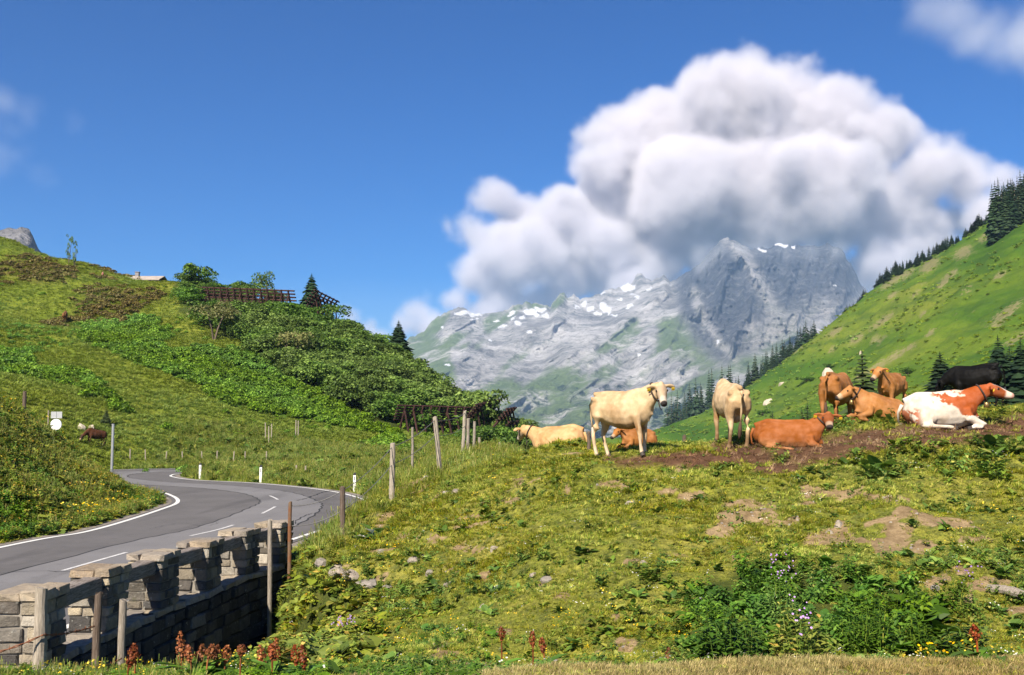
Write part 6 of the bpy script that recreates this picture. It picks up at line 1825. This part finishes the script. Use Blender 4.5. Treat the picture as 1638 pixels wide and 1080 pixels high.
# ---- hills
def clump(seed, n, size, mat, flat=.6):
    V, F = leaf_cloud(seed, n, size, [((0, 0, .25), .45), ((.3, .1, .2), .3), ((-.25, .2, .2), .3), ((0, -.3, .22), .3)], flat)
    return mesh_np('clump', V, F, False, mat)
C_FERN = src_coll('fern_source', [clump(200 + k, 110, .13, M_FERNT) for k in range(4)])
C_HT = src_coll('hill_tuft_source', [blades(26, 210 + k, .6, 1.0, .05, (.2, .65), M_HTUFT) for k in range(4)])
C_HEA = src_coll('heath_source', [clump(220 + k, 80, .14, M_HEATHT, .4) for k in range(3)])
C_RT = src_coll('slope_tuft_source', [clump(230 + k, 60, .18, M_RTUFT, .35) for k in range(4)])
def hill_pts(n, x0, x1, y0, y1, seed, power=1.0):
    r = np.random.default_rng(seed); yy = np.linspace(y0, y1, 400); w = (yy + 40) / yy ** power; cdf = np.cumsum(w); cdf /= cdf[-1]
    Y = np.interp(r.random(n), cdf, yy); X = (x0 + (x1 - x0) * r.random(n)) * Y
    return X, Y
X, Y = hill_pts(30000, -.62, .02, 72, 185, 40); fe = sample(fern, X, Y); sh = sample(shr, X, Y); he = sample(heath, X, Y); r = np.random.default_rng(41)
k = fe > .5
place('ferns', X[k], Y[k], .55, 1.25, C_FERN, 4, 'bright green fern and weed belt slanting over the left hill', 42, tilt=.2)
pn = fbm(X * .05, Y * .05, 4, 161)
k = (fe < .5) & (sh < .5) & (r.random(len(X)) < np.clip(pn * 1.1 - .12, 0, .5))
place('hill_weeds', X[k], Y[k], .35, .85, C_FERN, 4, 'scattered dark green weeds on the left hill', 43)
k = (he > .3) & (r.random(len(X)) < .6)
place('heath', X[k], Y[k], .6, 1.3, C_HEA, 3, 'brown heather patches high on the left hill', 44)
X, Y = hill_pts(62000, -.62, .02, 70, 190, 45); k = (sample(fern, X, Y) < .5) & (sample(shr, X, Y) < .5) & off_road(X, Y, .5)
place('hill_grass', X[k], Y[k], .22, .5, C_HT, 4, 'grass tufts over the left hill', 46)
X, Y = hill_pts(7000, .1, .62, 60, 520, 47, 1.2); pn = fbm(X * .03 + Y * .01, Y * .008, 4, 163); r = np.random.default_rng(48)
k = r.random(len(X)) < np.clip(.35 + pn * 1.2, .05, .95)
place('slope_grass', X[k], Y[k], .5, 1.2, C_RT, 4, 'coarse grass and low weeds over the right hillside', 49, grow=np.clip(Y[k] / 220, .6, 1.7))
# forest on the foot of the mountain
PXm, PYm, Dm = MT
ii = np.argwhere((PYm > 640) & (PYm < 735) & (PXm > 830) & (PXm < 1150)); r = np.random.default_rng(50)
ii = ii[r.integers(0, len(ii), 5000)]
pxm, pym, dm = PXm[ii[:, 0], ii[:, 1]], PYm[ii[:, 0], ii[:, 1]], Dm[ii[:, 0], ii[:, 1]]
wd = fbm(pxm * .022, pym * .035, 4, 73) + (pym - 690) / 120 + (pxm - 1000) / 700
k = (wd > .08); pxm, pym, dm = pxm[k], pym[k], dm[k]
a_, b_ = ray(pxm, pym); n = len(pxm)
P = np.stack([a_ * dm, dm, CAM_Z + b_ * dm - 2], 1); s = r.uniform(14, 24, n)
C_FOR = src_coll('forest_source', SPRUCES[:4])
scatter('forest', P, np.stack([np.zeros(n), np.zeros(n), r.uniform(0, 6.28, n)], 1), np.stack([s * 1.6, s * 1.6, s], 1), C_FOR, 4, 'dark forest patches at the foot of the far mountain', 51)

# ---- stones
def rock_mesh(seed, mat, sub=2):
    r = random.Random(seed); bm = bmesh.new(); bmesh.ops.create_icosphere(bm, subdivisions=sub, radius=1)
    pl = [(Vector((r.uniform(-1, 1), r.uniform(-1, 1), r.uniform(-.4, 1))).normalized(), r.uniform(.5, .85)) for _ in range(9)]
    for v in bm.verts:
        for n_, d_ in pl:
            e = v.co.dot(n_) - d_
            if e > 0: v.co -= n_ * e * .9
        v.co += Vector((r.uniform(-1, 1), r.uniform(-1, 1), r.uniform(-1, 1))) * .05
    me = bpy.data.meshes.new('rock'); bm.to_mesh(me); bm.free(); me.materials.append(mat)
    return me
M_ROCK = stone_mat('field_stone', [(0.3, 0.25, 0.2), (0.38, 0.32, 0.25), (0.27, 0.24, 0.21), (0.42, 0.36, 0.29)])
M_PALEROCK = stone_mat('pale_rock', [(0.45, 0.38, 0.28), (0.5, 0.43, 0.33)])
ROCKS = [rock_mesh(k, M_ROCK) for k in range(5)]; PROCKS = [rock_mesh(10 + k, M_PALEROCK) for k in range(3)]
for i, (px, py, w, h, lab) in enumerate([
    (683, 764, 18, 9, 'flat stone in the grass just below the thick leaning post'), (716, 790, 16, 9, 'left stone of the pair lying high on the bank'), (731, 787, 16, 10, 'right stone of the pair lying high on the bank'),
    (663, 896, 22, 12, 'grey stone half sunk beside the butterbur clump'), (676, 892, 14, 10, 'small stone touching the half sunk grey one'), (790, 878, 15, 13, 'upright grey stone with a dark green tuft beside it'), (687, 917, 17, 12, 'pale stone below the half sunk grey one'),
    (717, 937, 20, 12, 'brown stone in the bare soil in the middle of the bank'), (610, 884, 16, 8, 'small flat stone beside the white leaf plant'), (772, 973, 14, 12, 'round stone low on the bank above the gully'),
    (853, 922, 14, 8, 'left stone of a close pair in a soil hollow'), (877, 928, 22, 11, 'right larger stone of a close pair in a soil hollow'), (1008, 805, 14, 7, 'small pale stone alone in the grass under the cream cow'), (1030, 901, 14, 9, 'pale stone beside a dark grassy hollow'),
    (1341, 840, 20, 13, 'biggest grey boulder in the bare soil on the bank'), (1327, 852, 14, 8, 'smaller stone leaning on the biggest grey boulder'), (1498, 942, 16, 10, 'stone in the broken soil left of the old logs'), (1522, 895, 12, 9, 'dark stone in the eroded soil above the leafy bushes')]):
    p = on_ground(px, py, 9, 30); s = p.y / FPX
    tag(add('stone', ROCKS[i % 5], None, None, loc=p - Vector((0, 0, h * s * .12)), rot=(random.uniform(-.2, .2), random.uniform(-.2, .2), random.uniform(0, 6.28)), scale=(w * s * .62, w * s * .55, h * s * .75)), lab, 'stone', 'stones on the pasture bank')
for i, (px, py, w) in enumerate([(517, 898, 24), (541, 912, 26), (562, 919, 24), (590, 931, 30), (616, 941, 26)]):
    p = on_ground(px, py, 14, 30); s = p.y / FPX
    tag(add('stone_slab', ROCKS[(i + 2) % 5], None, None, loc=p + Vector((0, 0, -.035)), rot=(.12, -.05, random.uniform(-.5, .5)), scale=(w * s * .7, w * s * .95, .11)),
        ['uppermost grey slab of the slab row nearest to the wall end', 'second grey slab down the slab row', 'middle grey slab of the slab row', 'fourth slab down the row, long and brownish', 'lowest slab of the row, half under grass'][i], 'slab', 'flat slabs in a row down the slope')
for i, (px, py, w, h, lab, d0, d1) in enumerate([(130, 686, 15, 11, 'left pale boulder on the meadow beside the white sign', 50, 100), (146, 686, 12, 10, 'right pale boulder on the meadow beside the small spruce', 50, 100), (1327, 600, 20, 17, 'pale angular boulder on the right hillside above the brown cows', 80, 420), (1229, 645, 16, 10, 'pale rock low on the right hillside beyond the rump cow', 80, 420),
                                                (1377, 567, 6, 8, 'tiny pale rock beside the top of the young spruce', 80, 420), (1252, 612, 14, 8, 'pale rock on the hillside above the red cow', 80, 420)]):
    p = on_ground(px, py, d0, d1); s = p.y / FPX
    tag(add('boulder', PROCKS[i % 3], None, None, loc=p, rot=(random.uniform(-.3, .3), random.uniform(-.3, .3), random.uniform(0, 6)), scale=(w * s * .6, w * s * .6, h * s * .9)), lab, 'boulder', 'pale boulders on the hillsides')
C_PEB = src_coll('pebble_source', ROCKS[:4])
X, Y = near_points(26000, 9, 26, 60, 1.4); so = sample(soil, X, Y); k = (so > .35) & off_road(X, Y) & (np.random.default_rng(61).random(len(X)) < .3)
place('soil_clods', X[k], Y[k], .008, .035, C_PEB, 4, 'small clods and pebbles in the bare soil', 62, flat=(.5, 1))
# old logs at the right edge
for i, (px, py, L, a, lab) in enumerate([(1606, 955, .38, .9, 'left one of two short weathered logs in bare soil'), (1619, 957, .42, 1.05, 'right one of two short weathered logs in bare soil')]):
    p = on_ground(px, py, 9, 20)
    mb = MB(); mb.tube([(-L / 2, 0, .02), (0, .01, .05), (L / 2, 0, .04)], [.05, .055, .045], 9)
    tag(mb.build('log', M_GWOOD, loc=p + Vector((0, 0, .03)), rot=(0, .12, -a)), lab, 'log', 'weathered logs on the bank')

# ---- plants one can single out
def dock_plant(px, py_top, d, spike, label, leaves=3, hgt=None, seed_mat=None, group='red dock stalks along the near edge'):
    top = at(px, py_top, d); gz = ground_z(top.x, d); h = max(.25, top.z - gz)
    root = empty('dock_plant', (top.x, d, gz)); r = random.Random(int(px * 3 + py_top))
    bend = r.uniform(-.05, .05)
    mb = MB(); mb.tube([(0, 0, -.03), (bend * .3, 0, h * .5), (bend, 0, h)], [.008, .007, .003], 5); mb.build('stalk', seed_mat or M_RED, root)
    mb = MB(); n = 120
    for k in range(n):
        f = k / n; z = h - spike * (1 - f) ** .9; R = .006 + .028 * math.sin(math.pi * min(1, (1 - f) * 1.1) * .9 + .15) * r.uniform(.6, 1.25)
        a = r.uniform(0, 6.28); c = Vector((bend * z / h + math.cos(a) * R, math.sin(a) * R, z)); s = r.uniform(.007, .012)
        t1 = Vector((r.uniform(-1, 1), r.uniform(-1, 1), r.uniform(-1, 1))).normalized(); t2 = t1.cross(Vector((math.cos(a), math.sin(a), .3))).normalized()
        mb.poly([c - t1 * s, c - t2 * s, c + t1 * s, c + t2 * s], [(0, 1, 2, 3)])
    o = mb.build('seed_spike', seed_mat or M_RED, root)
    for k in range(leaves):
        m2 = MB(); a = r.uniform(0, 6.28); e = r.uniform(.3, 1.0)
        leaf_poly(m2, (0, 0, h * .1), (math.cos(a) * math.cos(e), math.sin(a) * math.cos(e), math.sin(e)), (0, 0, 1), r.uniform(.16, .26), r.uniform(.035, .05), .5)
        m2.build('leaf', M_LUSHL, root)
    return tag(root, label, 'dock plant', group)
DOCKS = [(204, 1030, 8.0, .17, 'first red dock stalk beside the grey post of the barbed wire fence'), (217, 1033, 8.1, .14, 'short red dock stalk just right of the first one by the grey post'), (293, 1010, 8.0, .24, 'tallest red dock stalk standing in front of the dark wall'), (308, 1046, 7.9, .13, 'red dock stalk just right of the tallest one'),
         (318, 1048, 8.0, .14, 'second dock stalk right of the tallest one'), (329, 1052, 7.9, .10, 'short dock stalk, third to the right of the tallest'), (348, 1040, 8.0, .16, 'upright dock stalk midway along the foot of the wall'), (359, 1046, 8.0, .13, 'dock stalk leaning against the midway one'), (384, 1064, 7.9, .08, 'lowest dock stalk under the dark end of the wall'),
         (423, 1042, 8.0, .17, 'dock stalk at the corner where the wall ends'), (441, 1020, 8.1, .2, 'tall thin dock stalk in front of the gully leaves'), (436, 1062, 7.9, .1, 'low dock stalk beneath the tall thin one'), (475, 1047, 8.0, .15, 'dock stalk among the gully leaves'), (489, 1034, 8.0, .18, 'last dock stalk right of the gully leaves'),
         (803, 1003, 9.9, .12, 'rusty dock stalk alone in the middle of the lower bank'), (853, 1010, 9.9, .14, 'left rusty dock stalk of the pair on the lower bank'), (872, 1020, 9.9, .14, 'right rusty dock stalk of the pair on the lower bank'), (1067, 1035, 9.6, .15, 'thin rusty dock stalk left of the leafy bushes'), (1564, 1024, 7.4, .10, 'red tipped dock with a big leaf at the lower right edge')]
for px, pt, d, sp_, lab in DOCKS: dock_plant(px, pt, d, sp_, lab, 4 if px > 1500 else 3, None, M_RUSTD if 600 < px < 1500 else None)

def bush_plant(px0, px1, py_top, py_base, d, label, mat, seed, stems=46, leaf=.115, name='leafy_bush', cat='leafy bush', flower=None, n_fl=0, W=.26):
    """a thicket of leafy stems"""
    px = (px0 + px1) / 2; b = at(px, py_base, d); gz = ground_z(b.x, d)
    w = (px1 - px0) / FPX * d / 2; h = at(px, py_top, d).z - gz
    root = empty(name, (b.x, d, gz)); r = random.Random(seed)
    st, lv = MB(), MB()
    for _ in range(stems):
        a = r.uniform(0, 6.28); q = math.sqrt(r.random()); b0 = Vector((q * math.cos(a) * w * .8, q * math.sin(a) * .45, 0))
        b0.z = ground_z(root.location.x + b0.x, d + b0.y) - gz - .02
        hh = h * r.uniform(.4, 1.15) * (1 - .35 * q * q); tip = b0 + Vector((math.cos(a) * q * w * .25 + r.uniform(-.05, .05), r.uniform(-.12, .06), hh))
        st.tube([b0, b0.lerp(tip, .5) + Vector((r.uniform(-.02, .02), 0, 0)), tip], [.006, .005, .002], 3, False)
        n = r.randint(7, 10)
        for k in range(n):
            f = .2 + .8 * k / (n - 1); p = b0.lerp(tip, f); th = k * 2.3 + r.uniform(-.5, .5)
            for s in (0, math.pi):
                e = r.uniform(0, .8)
                leaf_poly(lv, p, (math.cos(th + s) * math.cos(e), math.sin(th + s) * math.cos(e), math.sin(e)), (0, 0, 1), leaf * (1.2 - .5 * f) * r.uniform(.8, 1.2), leaf * W * (1.1 - .4 * f), r.uniform(.1, .5))
    st.build('stems', M_HERB, root); lv.build('foliage', mat, root)
    if flower:
        fl = MB()
        for _ in range(n_fl):
            a = r.uniform(0, 6.28); q = math.sqrt(r.random()); c = Vector((q * math.cos(a) * w, q * math.sin(a) * .3 - .1, h * r.uniform(.65, 1.1)))
            t1 = Vector((r.uniform(-1, 1), r.uniform(-.3, .3), r.uniform(-.6, .6))).normalized(); nn = Vector((r.uniform(-.4, .4), -1, .7)).normalized(); t1 = (t1 - nn * t1.dot(nn)).normalized(); t2 = nn.cross(t1); rr = r.uniform(.006, .012)
            fl.poly([c + (t1 * math.cos(k * 1.047) + t2 * math.sin(k * 1.047)) * rr for k in range(6)], [(0, 1, 2, 3, 4, 5)])
        tag(fl.build('blossom', flower, root), kind='stuff')
    return tag(root, label, cat)
bush_plant(1120, 1215, 965, 1042, 10.6, 'dark green leafy bush left of the purple flower stand at the foot of the bank', M_LUSHL, 301, 40)
bush_plant(1245, 1325, 978, 1042, 10.5, 'bright green leafy bush in the middle at the foot of the bank', M_SUNL, 302, 50)
bush_plant(1350, 1422, 955, 1040, 10.7, 'green leafy bush with fine narrow leaves below the bare soil', M_LUSHL, 303, 46, .09, W=.18)
bush_plant(1440, 1512, 990, 1042, 10.6, 'darkest leafy bush, the right one of the two narrow leaved ones', M_LUSHL, 304, 46, .09, W=.18)
bush_plant(1510, 1610, 1008, 1045, 10.4, 'low leafy bush near the lower right corner under the logs', M_HERB, 305, 40)
bush_plant(1225, 1270, 895, 960, 11.8, 'tall stand of pale purple asters above the dark green bush', M_HERB, 306, 22, .06, 'purple_flowers', 'purple flowers', M_PUR, 26)
bush_plant(1262, 1290, 965, 1000, 10.3, 'small purple flower stand in front of the bright green bush', M_HERB, 307, 10, .05, 'purple_flowers', 'purple flowers', M_PUR, 20)
bush_plant(532, 570, 988, 1020, 14.5, 'small purple flower patch on the gully slope', M_HERB, 308, 12, .07, 'purple_flowers', 'purple flowers', M_PUR, 36)
bush_plant(1535, 1560, 905, 930, 12.2, 'dusky purple flower patch in the eroded soil on the right', M_HERB, 309, 10, .06, 'purple_flowers', 'purple flowers', M_PUR, 16)
# butterbur with one pale upturned leaf, and big leaved plants
def big_leaf_plant(px, py, d, R, n, label, mat, seed, pale=0, elev=(.25, 1.1), W=.55, name='butterbur'):
    p = at(px, py, d); gz = ground_z(p.x, d); root = empty(name, (p.x, d, gz)); r = random.Random(seed)
    for k in range(n):
        mb = MB(); a = r.uniform(0, 6.28); e = r.uniform(*elev); dd = Vector((math.cos(a) * math.cos(e), math.sin(a) * math.cos(e), math.sin(e)))
        b0 = dd * R * r.uniform(.1, .7); mb.tube([(0, 0, 0), b0], [.006, .004], 3, False)
        leaf_poly(mb, b0, (dd.x, dd.y, dd.z * .4), (0, 0, 1), R * r.uniform(.45, .8), R * .5 * W * r.uniform(.7, 1), r.uniform(.1, .5))
        mb.build('leaf', M_WHT if k < pale else mat, root)
    return tag(root, label, 'plant')
big_leaf_plant(603, 866, 21.3, .42, 26, 'butterbur clump with pale upturned leaves below the dark fence post', M_HERB, 401, 4)
big_leaf_plant(578, 885, 20.6, .3, 16, 'small butterbur clump at the foot of the dark fence post', M_HERB, 402)
big_leaf_plant(452, 905, 22.6, .35, 16, 'leafy plant at the foot of the rust brown post', M_SUNL, 403)
big_leaf_plant(505, 955, 18.3, .42, 20, 'plant with yellow and orange leaves on the gully slope', M_SUNL, 404)
big_leaf_plant(462, 1000, 17.5, .4, 20, 'big round leaved plant close to the dark wall end', M_SUNL, 405)
big_leaf_plant(742, 1030, 10.4, .26, 9, 'pale leafed plant low in the middle near the bottom edge', M_SUNL, 406, 0, (.5, 1.3), .4)
big_leaf_plant(843, 1040, 10.0, .2, 9, 'dark leaved plant beside the rusty dock pair', M_HERB, 407)
big_leaf_plant(1572, 1046, 7.2, .2, 7, 'drooping big leaf plant in the dry strip at the lower right', M_HERB, 408, 0, (.1, .8), .5)
